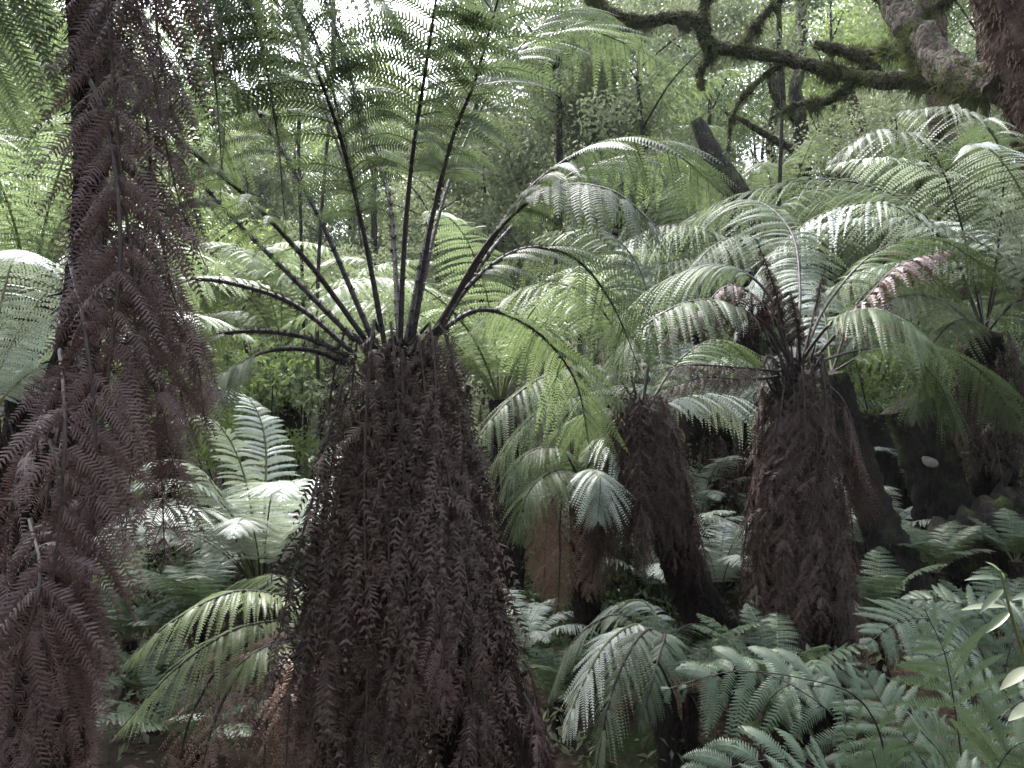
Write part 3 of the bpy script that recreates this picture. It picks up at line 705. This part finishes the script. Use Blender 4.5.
gfern('large upright ground fern spreading a broad frond in the lower right', P(965, 860, 2.5), [
 [(965,860,2.5),(962,770,2.5),(955,710,2.5),(945,655,2.5),(925,610,2.5)],
 [(965,860,2.5),(975,780,2.6),(1000,720,2.7),(1035,690,2.7)],
 [(965,860,2.5),(985,800,2.3),(1010,750,2.2),(1050,735,2.15)],
 [(965,860,2.5),(940,790,2.6),(905,735,2.7),(880,700,2.8),(865,675,2.85)],
 [(965,860,2.5),(960,800,2.35),(945,760,2.25),(920,730,2.15)],
 ], .27, s0=910, up=(0, -.65, .75), pairs=15, pw=.024, nl=24, shape=.7, stipe=.2, droop=.3)
gfern('ground fern behind the large upright one, below the fallen log', P(1000, 720, 3.4), [
 [(1000,720,3.4),(985,660,3.4),(955,625,3.3),(905,620,3.2),(865,645,3.1)],
 [(1000,720,3.4),(1010,650,3.4),(1035,620,3.4),(1070,630,3.4)],
 [(1000,720,3.4),(990,670,3.2),(960,650,3.1),(915,665,3.0)],
 [(1000,720,3.4),(1000,660,3.6),(980,615,3.7),(945,600,3.8),(900,600,3.9)]], .24, s0=960, up=(0, -.6, .8), pairs=18, pw=.026, droop=.5)
gfern('low ground fern at the bottom edge in front of the others', P(900, 900, 2.2), [
 [(900,900,2.2),(880,840,2.1),(830,800,2.0),(770,800,1.95),(720,820,1.9)],
 [(900,900,2.2),(910,840,2.1),(950,800,2.05),(1010,790,2.0)],
 [(900,900,2.2),(890,850,2.2),(885,800,2.2),(872,750,2.2)]], .18, s0=920, up=(0, -.7, .7), pairs=14, pw=.024)
gfern('ground fern behind the foreground ones at the foot of the upright tree fern', P(760, 760, 3.3), [
 [(760,760,3.3),(765,710,3.2),(790,685,3.1),(840,690,3.0)],
 [(760,760,3.3),(770,720,3.5),(800,680,3.6),(850,665,3.7),(890,680,3.8)]], .2, s0=930, up=(0, -.6, .8), pairs=16, pw=.026)

# ================================================================== STUMP, LOG, MOSSY STEM
b = P(965, 590, 6.2)
ST = empty('tree_stump', b, 'dark rotting stump leaning left with a white fungus on it, right side', 'stump'); ST.location.z = T0(b)
trunk_obj(ST, PP((905,405,6.0),(922,440,6.0),(938,490,6.05),(955,545,6.1),(975,610,6.2),(985,650,6.2)), [.16,.17,.19,.24,.34,.4], 'bark_dark', 30, 50, .3, 2500, .05, seed=11)
mb = MB(); tube(mb, PP((945,545,5.9),(985,520,5.85),(1000,490,5.85),(1010,470,5.9)), [.1,.07,.05,.02], 12, 24, .3, 0, 3)
tube(mb, PP((940,560,5.9),(915,580,5.7),(895,620,5.6)), [.12,.08,.03], 12, 20, .3, 0, 4)
link('root', mb.mesh('root', [M['bark_dark']], True, P(945,545,5.9)), ST, P(945,545,5.9))
# fungus
fb = MB(); g = np.random.default_rng(3)
a = np.linspace(0, 2*np.pi, 16, endpoint=False)
rings = [(.001, .010), (.35, .016), (.6, .013), (.8, .014), (1.0, .004), (.95, -.006), (.5, -.012), (.001, -.014)]
Vv = np.array([[(.062*r*math.cos(t)*(1 - .28*math.sin(t)), z - .012*r*r*math.cos(t*2) , (.052 if math.sin(t) < 0 else .03)*r*math.sin(t)) for t in a] for r, z in rings])
Vv[:, :, 0] += Vv[:, :, 2] * -.35
i, j = np.meshgrid(np.arange(len(rings) - 1), np.arange(16), indexing='ij')
fb.quads(Vv, np.stack([i*16+j, i*16+(j+1)%16, (i+1)*16+(j+1)%16, (i+1)*16+j], -1))
fo = link('bracket_fungus', fb.mesh('bracket_fungus', [M['fungus']], True), None, P(929, 460, 5.835)); fo.rotation_euler = (R(-14), R(12), 0)
tag(fo, 'small white bracket fungus on the dark leaning stump', 'fungus')
LG = empty('fallen_log', P(960, 600, 5.7), 'black fallen log lying across the bank at the right edge', 'log'); LG.location.z = T0(P(960,600,5.7))
trunk_obj(LG, PP((880,560,5.5),(930,555,5.5),(980,540,5.6),(1040,520,5.8),(1110,500,6.0)), [.12,.2,.24,.24,.22], 'bark_dark', 28, 50, .3, 2000, .05, seed=13)
B2 = empty('bare_tree', P(905, 560, 7.0), 'short leaning dark trunk between the upright fern and the stump', 'trunk'); B2.location.z = T0(P(905,560,7))
trunk_obj(B2, PP((868,415,7.0),(880,460,7.0),(895,520,7.0),(915,600,7.0)), [.12,.15,.19,.22], 'bark_dark', 24, 40, .25, 1500, .06, seed=14)
MS = empty('mossy_sapling', P(580, 660, 5.6), 'thin sapling stem furred with yellow green moss left of the middle fern', 'sapling'); MS.location.z = T0(P(580,660,5.6))
trunk_obj(MS, PP((604,455,5.6),(600,500,5.6),(593,560,5.6),(586,610,5.6),(580,680,5.6)), [.025,.035,.045,.05,.055], 'bark_moss', 14, 50, .35, 3500, .035, seed=15, fm='moss')
TS = empty('bare_tree', P(1000, 560, 8), 'slim pale trunk behind the middle fern', 'trunk'); 
TS.location = tuple(P(722, 520, 9.0)); TS.location.z = T0(P(722, 520, 9))
trunk_obj(TS, PP((690,300,9.0),(700,360,9.0),(716,430,9.0),(728,490,9.0),(735,560,9.0)), [.07,.08,.09,.1,.14], 'bark_dark', 18, 40, .25, 900, .06, seed=16)

# ================================================================== BIG MOSSY TREE top right
BT = empty('forest_tree', P(1090, 420, 5.5), 'old mossy tree in the top right corner sending crooked branches left', 'tree'); BT.location.z = T0(P(1090,420,5.5))
trunk_obj(BT, PP((970,-120,4.9),(1002,-10,5.0),(1022,60,5.05),(1050,130,5.1),(1080,220,5.2),(1110,400,5.35),(1120,640,5.5)), [.17,.19,.21,.23,.25,.3,.38], 'bark_brown', 36, 90, .22, 9000, .07, seed=20, fm='moss_brown')
def branch(parent, pts, rad, seed, mossn=3000, ln=.07, hang=.4, m='bark_moss', mm='moss'):
    mb = MB(); c, T = tube(mb, PP(*pts), rad, 16, 70, .35, 0, seed)
    g = np.random.default_rng(seed); n = len(c)
    rr = np.interp(np.linspace(0,1,n), np.linspace(0,1,len(rad)), rad)
    pk = (.15 + np.clip(np.sin(np.arange(n-1) * .33 + seed) + .7 * np.sin(np.arange(n-1) * .91 + 2 * seed), 0, 2)); k = g.choice(n-1, mossn, p=pk / pk.sum()); f = g.random(mossn)[:,None]
    cc = c[k]*(1-f)+c[k+1]*f; TT = T[k]
    q = g.normal(size=(mossn,3)); q = norm(q-(q*TT).sum(-1,keepdims=True)*TT)
    b_ = cc+q*rr[k][:,None]*.95; d = norm(q*.8+np.array([0,0,-hang*2])*g.random((mossn,1))+g.normal(size=(mossn,3))*.4)
    l = g.uniform(.2,1,mossn)[:,None]**1.5*ln*(1+2.2*(q[:,2:3]<-.5)*g.random((mossn,1))**3)
    w = norm(np.cross(d,TT))*ln*.07
    V = np.stack([b_-w,b_+w,b_+d*l+w*.3,b_+d*l-w*.3],1); mb.quads(V, np.arange(mossn)[:,None]*4+[0,1,2,3], 1)
    p0 = P(*pts[0])
    return link('branch', mb.mesh('branch', [M[m], M[mm]], True, p0), parent, p0)
branch(BT, [(1000,88,5.1),(950,72,5.6),(920,40,6.0),(890,0,6.4),(860,-50,6.8),(830,-120,7.0)], [.10,.11,.11,.10,.09,.08], 31, 6000, .06, .5)
branch(BT, [(985,85,5.3),(930,78,6.0),(880,80,6.3),(835,72,6.6),(790,60,6.8),(745,52,6.9),(715,48,7.0)], [.075,.065,.06,.055,.05,.05,.05], 32, 8000, .08, .7)
branch(BT, [(718,50,7.0),(705,40,7.0),(700,22,7.0),(670,18,7.0),(640,22,7.1),(615,14,7.1),(600,8,7.2),(585,-20,7.3)], [.055,.06,.055,.05,.05,.045,.045,.04], 33, 8000, .09, .8)
branch(BT, [(715,50,7.0),(708,60,7.0),(700,72,7.0),(702,90,6.9)], [.045,.035,.02,.012], 34, 1200, .06, .9)
branch(BT, [(880,78,6.4),(860,58,6.5),(838,50,6.6),(815,44,6.7)], [.05,.05,.045,.03], 35, 1500, .06)
for k, (pts, r_) in enumerate([([(940,74,5.9),(900,50,6.4),(870,52,6.8),(835,48,7.2)], .04), ([(860,78,6.5),(830,100,6.6),(800,104,6.8),(770,118,7.0)], .03),
  ([(790,60,6.8),(760,80,6.9),(735,110,7.0),(728,150,7.1)], .022), ([(960,100,5.6),(930,150,5.9),(915,200,6.0)], .03), ([(740,52,6.9),(760,20,7.0),(800,-20,7.0)], .035),
  ([(700,20,7.0),(710,-10,7.0),(730,-50,7.0)], .04), ([(900,20,6.3),(940,5,6.3),(970,-30,6.3)], .04)]):
    branch(BT, pts, [r_, r_, r_ * .8, r_ * .4], 310 + k, 1500, .09, .7)
branch(BT, [(640,22,7.1),(620,30,7.1),(605,40,7.1)], [.04,.03,.01], 36, 800, .08)
branch(BT, [(600,8,7.2),(560,60,7.4),(520,70,7.5),(470,72,7.6)], [.05,.05,.04,.02], 37, 1500, .08)
# ================================================================== BACKGROUND TRUNKS
def bgtrunk(name, label, pts, rad, mt='bark_dark', moss=1500, seed=40, mm='moss', cat='tree', group='bare trunks in the background'):
    p = P(*pts[-1]); e = empty(name, p, label, cat, group); e.location.z = T0(p)
    q = list(PP(*pts)); q.append(np.array([p[0]+.1, p[1], T0(p)-.2])) if q[-1][2] > T0(p) else None
    trunk_obj(e, np.array(q), rad, mt, 18, 60, .25, moss, .07, seed=seed, fm=mm); return e
e = bgtrunk('forest_tree', 'broken mossy trunk rising above the silvery fronds', [(696,120,9.0),(704,135,9.0),(718,165,9.0),(735,200,9.0),(750,260,9.0),(760,350,9.0)], [.07,.18,.21,.24,.25,.26], seed=41)
e = bgtrunk('forest_tree', 'straight dark trunk left of the gap in the upper right', [(803,-60,11),(800,60,11),(795,90,11),(801,130,11),(804,180,11),(810,300,11)], [.07,.08,.11,.11,.12,.15], seed=42)
branch(e, [(797,120,11),(782,105,11),(772,85,11),(770,50,11)], [.06,.06,.05,.03], 43, 500, .08)
branch(e, [(795,150,11),(775,140,11),(745,122,11),(725,112,11)], [.06,.05,.04,.02], 44, 500, .08)
bgtrunk('forest_tree', 'thin leaning trunk under the long mossy branch', [(845,85,10),(858,120,10),(870,150,10),(880,200,10),(890,300,10)], [.07,.08,.08,.09,.1], 'bark_brown', seed=45)
bgtrunk('forest_tree', 'slender crooked trunk with pale bark far back', [(850,60,13),(835,110,13),(840,150,13),(822,190,13),(825,260,13)], [.05,.06,.07,.07,.09], 'bark_brown', seed=46)
bgtrunk('forest_tree', 'slender tilted trunk beside the straight dark one', [(775,40,12),(778,90,12),(770,140,12),(775,200,12)], [.05,.07,.07,.09], seed=47)
bgtrunk('forest_tree', 'thin trunk between the two right hand crowns', [(868,380,9),(880,440,9),(890,480,9)], [.08,.09,.12], seed=49)
bgtrunk('forest_tree', 'pale leaning trunk behind the middle fern fronds', [(640,120,12),(655,190,12),(680,260,12)], [.08,.1,.14], 'bark_brown', seed=50)
bgtrunk('forest_tree', 'mossy trunk at the far right behind the silver arches', [(925,-30,8.5),(940,100,8.5),(950,230,8.5)], [.12,.13,.16], 'bark_brown', seed=53)

# ================================================================== BROAD LEAF SHRUB right edge
def biglaf(mb, base, d, L, w, bend=.3, up=(0,0,1), mi=0, nn=7):
    d = norm(np.asarray(d, float)); upv = np.asarray(up, float); s_ = norm(np.cross(d, upv)); n_ = np.cross(s_, d)
    t = np.linspace(0, 1, nn); hw = w*np.sin(np.pi*np.clip(t*.93+.05,0,1))**.8*.5
    c = base + np.outer(t*L, d) - np.outer(t**2*L*bend, n_)
    V = np.stack([c - hw[:,None]*s_ + n_*hw[:,None]*.35, c, c + hw[:,None]*s_ + n_*hw[:,None]*.35], 1)
    q = []
    for k in range(nn-1):
        for m_ in range(2): q.append([k*3+m_, k*3+m_+1, (k+1)*3+m_+1, (k+1)*3+m_])
    mb.quads(V, q, mi)
SH = empty('broadleaf_shrub', P(1050, 800, 2.2), 'shrub with pale broad leaves poking in at the right edge', 'shrub'); SH.location.z = T0(P(1050,800,2.2))
sb = MB(); tube(sb, PP((1050,950,2.2),(1045,800,2.2),(1035,700,2.15),(1010,610,2.1),(1000,570,2.1)), [.012,.01,.008,.006,.003], 8, 30, .1)
link('stem', sb.mesh('stem', [M['rib_green']], True, P(1050,800,2.2)), SH, P(1050,800,2.2))
for (px,py,dx,dz,L,w,m_) in [(1005,607,-1,.12,.16,.03,'leaf_pale'),(1036,668,-1,-.35,.14,.05,'leaf_pale'),(1040,705,-1,.05,.15,.05,'leaf_pale'),
 (1002,580,-1,.25,.12,.03,'leaf_dark'),(1004,578,-.6,.9,.1,.03,'leaf_bright'),(1010,612,-.8,-.5,.12,.035,'leaf_dark'),(1003,590,-.9,-.25,.13,.03,'leaf_dark'),(1012,600,.8,.3,.12,.035,'leaf_dark')]:
    lb = MB(); p0 = P(px,py,2.12); biglaf(lb, p0, (dx, random.uniform(-.5,.1), dz), L * .75, w * .75, random.uniform(.1,.4), (0,-.5,1))
    link('leaf', lb.mesh('leaf', [M[m_]], True, p0), SH, p0)

# ================================================================== BACKGROUND TREE FERNS
bg = [ # px, py crown, depth, kind, scale, label
 (30,300,5.2,'L',1.0,'lime green tree fern glowing behind the left tree fern'),
 (500,400,6.6,'L',1.1,'bright lime tree fern right behind the central crown'),
 (170,330,8.6,'L',1.1,'tree fern filling the gap left of the central crown'),
 (90,180,8.5,'F',1.2,'high tree fern behind the upper left trunk'),
 (690,330,9.0,'L',1.1,'tree fern behind the brown arched frond'),
 (900,400,8.5,'F',1.0,'tree fern behind the stump'),
 (1030,250,8.0,'F',1.1,'tree fern beyond the right edge trunk'),
 (620,170,12,'F',1.3,'small looking tree fern far behind in the upper middle'),
 (-20,420,4.6,'S',.9,'silver tree fern just inside the left edge'),
 (720,430,7.5,'S',.8,'silver tree fern between the middle and right ferns'),
 (1060,300,5.4,'S',.9,'silver tree fern leaning in from the right edge'),
 (780,280,11,'L',1.2,'tree fern under the straight dark trunk'),
 (282,350,9.0,'L',1.05,'bright lime tree fern behind the left side of the central trunk'),
]
VLf, VDf = VL, VD
VFf = variants(4, 'fern', 'rib_green', 44, 16, 2.0, .34, False, pw=.022, twist=.3, gap=.04, droop=.9, sweep=14, stipe=.12, fine=False)
VSf = variants(4, 'fern_skylit', 'rib_pale', 44, 16, 2.0, .34, False, pw=.022, twist=.3, gap=.04, droop=.9, sweep=14, stipe=.12, fine=False)
VG = variants(5, 'fern_ground', 'rib_green', 24, 12, .9, .20, False, pw=.022, droop=.4, sweep=16, stipe=.2, fine=False, r0=.004, e0s=(45, 70), e1s=(-30, 0))
VGL = variants(4, 'fern_lime', 'rib_green', 24, 12, .9, .20, False, pw=.022, droop=.4, sweep=16, stipe=.2, fine=False, r0=.004, e0s=(45, 70), e1s=(-30, 0))
KV = dict(L=VLf, F=VFf, S=VSf, D=VDf)
hv5 = hang_variants(4, .9, .1, .2, .16, 'dead', pairs=20, nl=8, pw=.026, dead=.4, droop=.8, fine=False)
for k, (px, py, d, kd, s, lab) in enumerate(bg):
    c = P(px, py, d); z0 = T0(c)
    e = empty('tree_fern', (c[0] + random.uniform(-.2, .2), c[1], z0), lab, 'tree fern')
    trunk_obj(e, np.array([c, (c + [e.location.x, c[1], z0]) / 2 + [.05, 0, 0], [e.location.x, c[1], z0 - .1]]) if c[2] > z0 + .3 else np.array([c, c - [0, 0, .4]]),
              [.10, .13, .18], 'trunk', 16, 30, .2, 500, .07, seed=60 + k)
    rosette(e, c, KV[kd], 15, (s * .85, s * 1.15))
    if c[2] > z0 + .8:
        skirt(e, np.array([c, c - [0, 0, 1.0]]), hv5, 9, .09, 0, .2, (.6, .9))
# understory ferns
ul = [  # kind S brightens the dim understory through its pale leaf colour
 (150,700,4.2,'G','dark green ground fern low between the left fern and the yellow one'),(190,750,3.4,'G','ground fern at the bottom edge right of the left tree fern'),
 (515,590,8.0,'S','pale silvery ground fern right of the central trunk'),(520,660,5.2,'S','silvery ground fern low beside the central trunk'),
 (640,560,7.0,'S','pale ground fern under the middle fern'),(700,520,7.5,'S','silvery ground fern behind the leaning bare trunk'),(560,560,7.5,'S','silvery ground fern below the pink brown fronds'),
 (610,740,5.0,'G','ground fern behind the frosty drooping fern'),(720,600,6.2,'S','pale ground fern right of the leaning bare trunk'),(560,700,4.6,'G','ground fern in the shade bottom centre'),
 (880,620,4.6,'G','ground fern at the foot of the leaning trunk'),(880,450,8.5,'S','ground fern behind the leaning trunks'),(1000,640,4.2,'G','ground fern below the fallen log'),
 (400,560,6.5,'L','lime ground fern seen through the gap in the central skirt'),(340,640,6.0,'G','ground fern behind the yellow green fern'),(90,600,6.0,'L','lime ground fern behind the left tree fern'),
 (130,640,5.2,'G','shady ground fern behind the left dead fronds'),(200,620,5.5,'G','ground fern behind the silvery fan'),(660,600,6.5,'S','pale ground fern glimpsed under the ragged skirt'),
 (500,520,8.0,'L','far lime ground fern right of the central skirt'),(700,460,10,'L','far lime ground fern between the skirts'),(20,520,7.5,'L','far ground fern at the left edge'),
 (895,500,7.2,'S','sky silvered fern in the gap left of the stump'),(985,470,7.4,'L','lime fern above the log right of the stump'),(935,560,5.0,'G','ground fern in front of the stump foot'),(870,560,6.4,'S','pale fern glimpsed between the upright and leaning trunks'),(820,640,5.0,'G','ground fern at the right foot of the upright trunk'),(1015,540,5.2,'G','ground fern in front of the fallen log'),(250,700,5.4,'G','ground fern behind the rusty fronds'),(610,480,8.5,'L','lime fern glimpsed left of the ragged skirt'),(300,440,9.5,'S','silver fern far behind the silvery fan'),(230,430,8.5,'L','lime fern far behind the silvery fan'),
 (780,700,3.6,'G','ground fern tucked against the upright tree fern'),(690,690,3.9,'G','ground fern left of the foreground ferns'),(980,480,9,'L','far ground fern above the log'),
]
for k, (px, py, d, kd, lab) in enumerate(ul):
    c = P(px, py, d); z0 = T0(c); c = np.array([c[0], c[1], max(z0 + .05, min(c[2], z0 + .5))])
    e = empty('ground_fern', (c[0], c[1], z0), lab, 'fern')
    if c[2] > z0 + .08:
        sb = MB(); stalk(sb, [c, [c[0], c[1], z0 - .05]], .05, .07, n=10, hair=40)
        link('rootstock', sb.mesh('rootstock', [M['trunk']], True, c), e, c)
    us = .5 if d < 5.5 else .75
    rosette(e, c, {'G': VG, 'L': VGL, 'S': VSN}[kd], 11, (.8 * us, 1.25 * us), tilts=(-.3, .1), rr=.02)

# ================================================================== SHRUBS + FAR TREES
g = np.random.default_rng(21)
def crown_mesh(n, size, mt, seed, spread=(1.6, 1.6, 1.3), blobs=14, br=(.35, .8), hang=.3):
    g = np.random.default_rng(seed)
    cs = norm(g.normal(size=(blobs, 3))) * (g.random((blobs, 1)) ** .4) * spread
    rs = g.uniform(*br, blobs)
    return leaves(n, cs, np.stack([rs, rs, rs * .7], 1), size, g, hang=hang).mesh('crown', [M[mt]])
crowns = [crown_mesh(10000, .095, 'leaf_far', 70 + k, (1.8, 1.8, 2.0), 26, (.4, .9)) for k in range(4)]
crowns_b = [crown_mesh(8500, .09, 'leaf_bright', 80 + k, (1.6, 1.6, 1.7), 22, (.35, .8)) for k in range(2)]
crowns_d = [crown_mesh(6000, .07, 'leaf_dark', 90 + k, (1.5, 1.5, 1.6), 20, (.3, .7)) for k in range(2)]
shr = [crown_mesh(2600, .05, mt, 95 + k, (.6, .6, .45), 12, (.15, .35)) for k, mt in enumerate(['leaf_far', 'leaf_bright', 'leaf_dark'])]
tb = MB(); tube(tb, [(0, 0, -2.5), (.1, 0, -1), (0, .05, .5), (.1, 0, 1.6)], [.05, .045, .03, .012], 10, 24, .2)
for k in range(7):
    a = k * 2.4; z = -1 + k * .35
    tube(tb, [(0.05, 0, z), (math.cos(a) * .7, math.sin(a) * .7, z + .5), (math.cos(a) * 1.5, math.sin(a) * 1.5, z + .8)], [.02, .014, .005], 6, 12, .2)
limbs = tb.mesh('limb', [M['bark_dark']], True)
def ftree(px, py, d, sc, cr, lab, zs=1.0):
    c = P(px, py, d); z0 = T0(c)
    e = empty('forest_tree', (c[0], c[1], z0), lab, 'tree', 'leafy trees closing off the background')
    o = link('crown', cr, e, c, random.uniform(0, 6.28), sc); o.scale.z = sc * zs
    link('branch', limbs, e, c, random.uniform(0, 6), sc)
    b = MB(); zt = c[2] - 2.2 * sc
    if zt > z0 + .5:
        r_ = .03 * sc
        tube(b, [(c[0], c[1], zt), (c[0] + random.uniform(-.2, .2), c[1], (zt + z0) / 2), (c[0] + random.uniform(-.3, .3), c[1], z0 - .2)], [r_, r_ * 1.1, r_ * 1.5], 12, 24, .2)
        link('trunk', b.mesh('trunk', [M['bark_dark']], True, c), e, c)
places = []
for d, n, ys in ((13, 12, (50, 330)), (17, 15, (-10, 330)), (22, 17, (25, 330)), (28, 17, (35, 330))):
    for i in range(n):
        for rr_ in range(2):
            px = -120 + 1260 * (i + random.random()) / n
            py = random.uniform(*((ys[0], (ys[0] + ys[1]) / 2) if rr_ == 0 else ((ys[0] + ys[1]) / 2, ys[1])))
            if 150 < px < 590 and py < 75 + (d > 20) * 20: continue
            cr = random.choice(crowns + crowns_b + ([crowns_d[0]] if d < 20 else []))
            ftree(px, py, d + random.uniform(-1.5, 1.5), random.uniform(.75, 1.15) * (1 + (d - 13) * .035), cr, 'leafy tree in the forest wall closing off the view')
for (px, py, d, s, cr, lab) in [(640,110,10,.8,crowns[0],'small leafed tree behind the crooked mossy branch'),(560,60,11,.9,crowns[1],'small leafed tree at the top middle'),
     (300,30,9,.55,crowns_d[0],'dark leafed tree hanging at the top left'),(335,-40,8,.5,crowns_d[1],'dark leafed tree top left of the central stalks'),
     (900,170,9.5,.6,crowns[2],'leafy tree under the thick mossy branch'),(780,-30,9.5,.7,crowns[3],'leafy tree above the long mossy branch'),(980,-20,9,.7,crowns_d[0],'dark tree behind the old mossy trunk')]:
    ftree(px, py, d, s, cr, lab)
sl = [(900,450,7.6,1,'bright shrub in the gap left of the stump'),(965,480,7.1,0,'shrub in the gap right of the stump'),(1015,470,7.0,1,'bright shrub above the right end of the log'),(60,470,7,0,'shrub behind the left dead fronds'),(250,470,8,0,'small leafed shrub behind the sky silvered fern'),(530,560,8,1,'bright green shrub right of the central skirt'),(520,500,9,1,'bright shrub farther back right of the central skirt'),
 (660,470,9,0,'shrub seen between the middle skirt and the right trunk'),(710,560,8,0,'shrub below the silver fern between the skirts'),(900,380,7,1,'bright leafed shrub left of the right edge fern'),(880,330,7.5,0,'shrub above the leaning trunk'),
 (1000,400,8,0,'shrub behind the right edge fern'),(960,450,8.5,1,'bright shrub above the fallen log'),(400,520,8,1,'bright shrub seen through the central skirt'),
 (560,640,6.5,2,'dark shrub low in the middle'),(150,590,7,2,'dark shrub low on the left'),(640,640,7,2,'dark shrub under the middle fern'),(340,560,7.5,2,'dark shrub behind the left of the central skirt'),
 (268,405,7.4,1,'bright shrub above the silvery fan'),(318,400,7.8,0,'shrub against the left edge of the central skirt top'),(225,385,8.4,0,'shrub between the left dead fronds and the silvery fan'),(298,372,8.2,1,'bright shrub under the lowest left stalks of the central fern'),(480,440,8.2,0,'shrub against the right edge of the central skirt top')]
for px, py, d, k, lab in sl:
    c = P(px, py, d); z0 = T0(c); c[2] = max(c[2], z0 + .3)
    e = empty('shrub', (c[0], c[1], z0), lab, 'shrub', 'understory shrubs')
    link('foliage', shr[k], e, c, random.uniform(0, 6), random.uniform(1, 1.5))
    b = MB()
    for q in range(4):
        a = q * 1.7; tube(b, [(c[0], c[1], z0 - .05), (c[0] + .2 * math.cos(a), c[1] + .2 * math.sin(a), (z0 + c[2]) / 2), (c[0] + .5 * math.cos(a), c[1] + .5 * math.sin(a), c[2] + .3)], [.014, .01, .004], 6, 12, .1)
    link('stem', b.mesh('stem', [M['bark_dark']], True, c), e, c)

# stuff: litter, ground cover, distant foliage mass
n = 26000
xy = np.stack([g.uniform(-7, 9, n), g.uniform(.5, 14, n)], 1)
cs = np.stack([xy[:, 0], xy[:, 1], terr(xy[:, 0], xy[:, 1]) + .03], 1)
mb = MB(); lv = leaves(n, cs, np.full(n, .03), .075, g, mb, aspect=.4, up=2.0)
tag(link('leaf_litter', mb.mesh('leaf_litter', [M['litter']])), 'brown fallen leaves covering the forest floor', 'leaf litter', kind='stuff')
n = 1500
xy = np.stack([g.uniform(-12, 14, n), g.uniform(4, 22, n)], 1)
cs = np.stack([xy[:, 0], xy[:, 1], terr(xy[:, 0], xy[:, 1]) + .18], 1)
mb = leaves(70000, cs, np.stack([np.full(n, .35), np.full(n, .35), np.full(n, .22)], 1), .06, g)
tag(link('ground_cover', mb.mesh('ground_cover', [M['leaf_far']])), 'low leafy plants carpeting the slope behind the ferns', 'ground cover', kind='stuff')
n = 2600
xy = np.stack([g.uniform(-34, 34, n), g.uniform(24, 46, n)], 1)
cs = np.stack([xy[:, 0], xy[:, 1], terr(xy[:, 0], xy[:, 1]) + g.uniform(0, 6.0, n)], 1)
mb = leaves(150000, cs, np.full(n, 1.1), .22, g)
tag(link('distant_forest', mb.mesh('distant_forest', [M['leaf_far']])), 'far off forest foliage reading as one green mass', 'forest', kind='stuff')

gb = np.random.default_rng(77); n = 700
an = gb.uniform(R(150), R(390), n); rd_ = gb.uniform(6.5, 13, n)      # forest standing behind and beside the path the picture was taken from
cs = np.stack([np.cos(an) * rd_, np.sin(an) * rd_, gb.uniform(1.0, 9.5, n)], 1)
mb = leaves(42000, cs, np.full(n, 1.0), .32, gb)
tag(link('surrounding_forest', mb.mesh('surrounding_forest', [M['leaf_dark']])), 'dense forest closing in on the clearing from behind', 'forest', kind='stuff')
# ================================================================== AIR
hb = MB(); x0, x1, z0, z1 = -155, 155, -2.6, 30
hb.quads([(x0,x0,z0),(x1,x0,z0),(x1,x1,z0),(x0,x1,z0),(x0,x0,z1),(x1,x0,z1),(x1,x1,z1),(x0,x1,z1)], [[3,2,1,0],[4,5,6,7],[0,1,5,4],[1,2,6,5],[2,3,7,6],[3,0,4,7]])
def hz(nt, out):
    v = N(nt, 'ShaderNodeVolumePrincipled'); v.inputs['Color'].default_value = (.9, .95, 1, 1); v.inputs['Density'].default_value = .0006; v.inputs['Anisotropy'].default_value = .2
    nt.links.new(v.outputs[0], out.inputs['Volume'])
tag(link('haze', hb.mesh('haze', [mat('humid air', hz)])), 'pale humid air hanging through the forest', 'haze', kind='stuff')
# ================================================================== LIGHT
sc = bpy.context.scene
w = bpy.data.worlds.new('World'); sc.world = w; w.use_nodes = True
nt = w.node_tree; bgd = nt.nodes['Background']
sky = nt.nodes.new('ShaderNodeTexSky'); sky.sky_type = 'NISHITA'; sky.sun_disc = False
EL, AZ = R(58), R(-25)          # sun high, behind the ferns and a little left
sky.sun_elevation = EL; sky.sun_rotation = AZ; sky.dust_density = 3.0; sky.air_density = 1.0; sky.ozone_density = 1.0
hs = nt.nodes.new('ShaderNodeHueSaturation'); hs.inputs['Saturation'].default_value = .5
nt.links.new(sky.outputs[0], hs.inputs['Color']); nt.links.new(hs.outputs[0], bgd.inputs[0]); bgd.inputs[1].default_value = .15
sl_ = bpy.data.lights.new('sun', 'SUN'); sl_.energy = 1.5; sl_.angle = R(14); sl_.color = (1, .98, .95)
so = bpy.data.objects.new('sun', sl_); C.objects.link(so)
d = Vector((math.sin(AZ) * math.cos(EL), math.cos(AZ) * math.cos(EL), math.sin(EL)))
so.rotation_euler = d.to_track_quat('Z', 'Y').to_euler()
vs = sc.view_settings; vs.view_transform = 'Standard'; vs.look = 'None'; vs.exposure = 2.8; vs.gamma = 1; vs.use_curve_mapping = False
sc.render.engine = 'CYCLES'
cy = sc.cycles; cy.max_bounces = 6; cy.diffuse_bounces = 3; cy.glossy_bounces = 2; cy.transmission_bounces = 3; cy.transparent_max_bounces = 4
cy.use_denoising = True; cy.use_adaptive_sampling = True; cy.adaptive_threshold = .02
cy.sample_clamp_indirect = 6
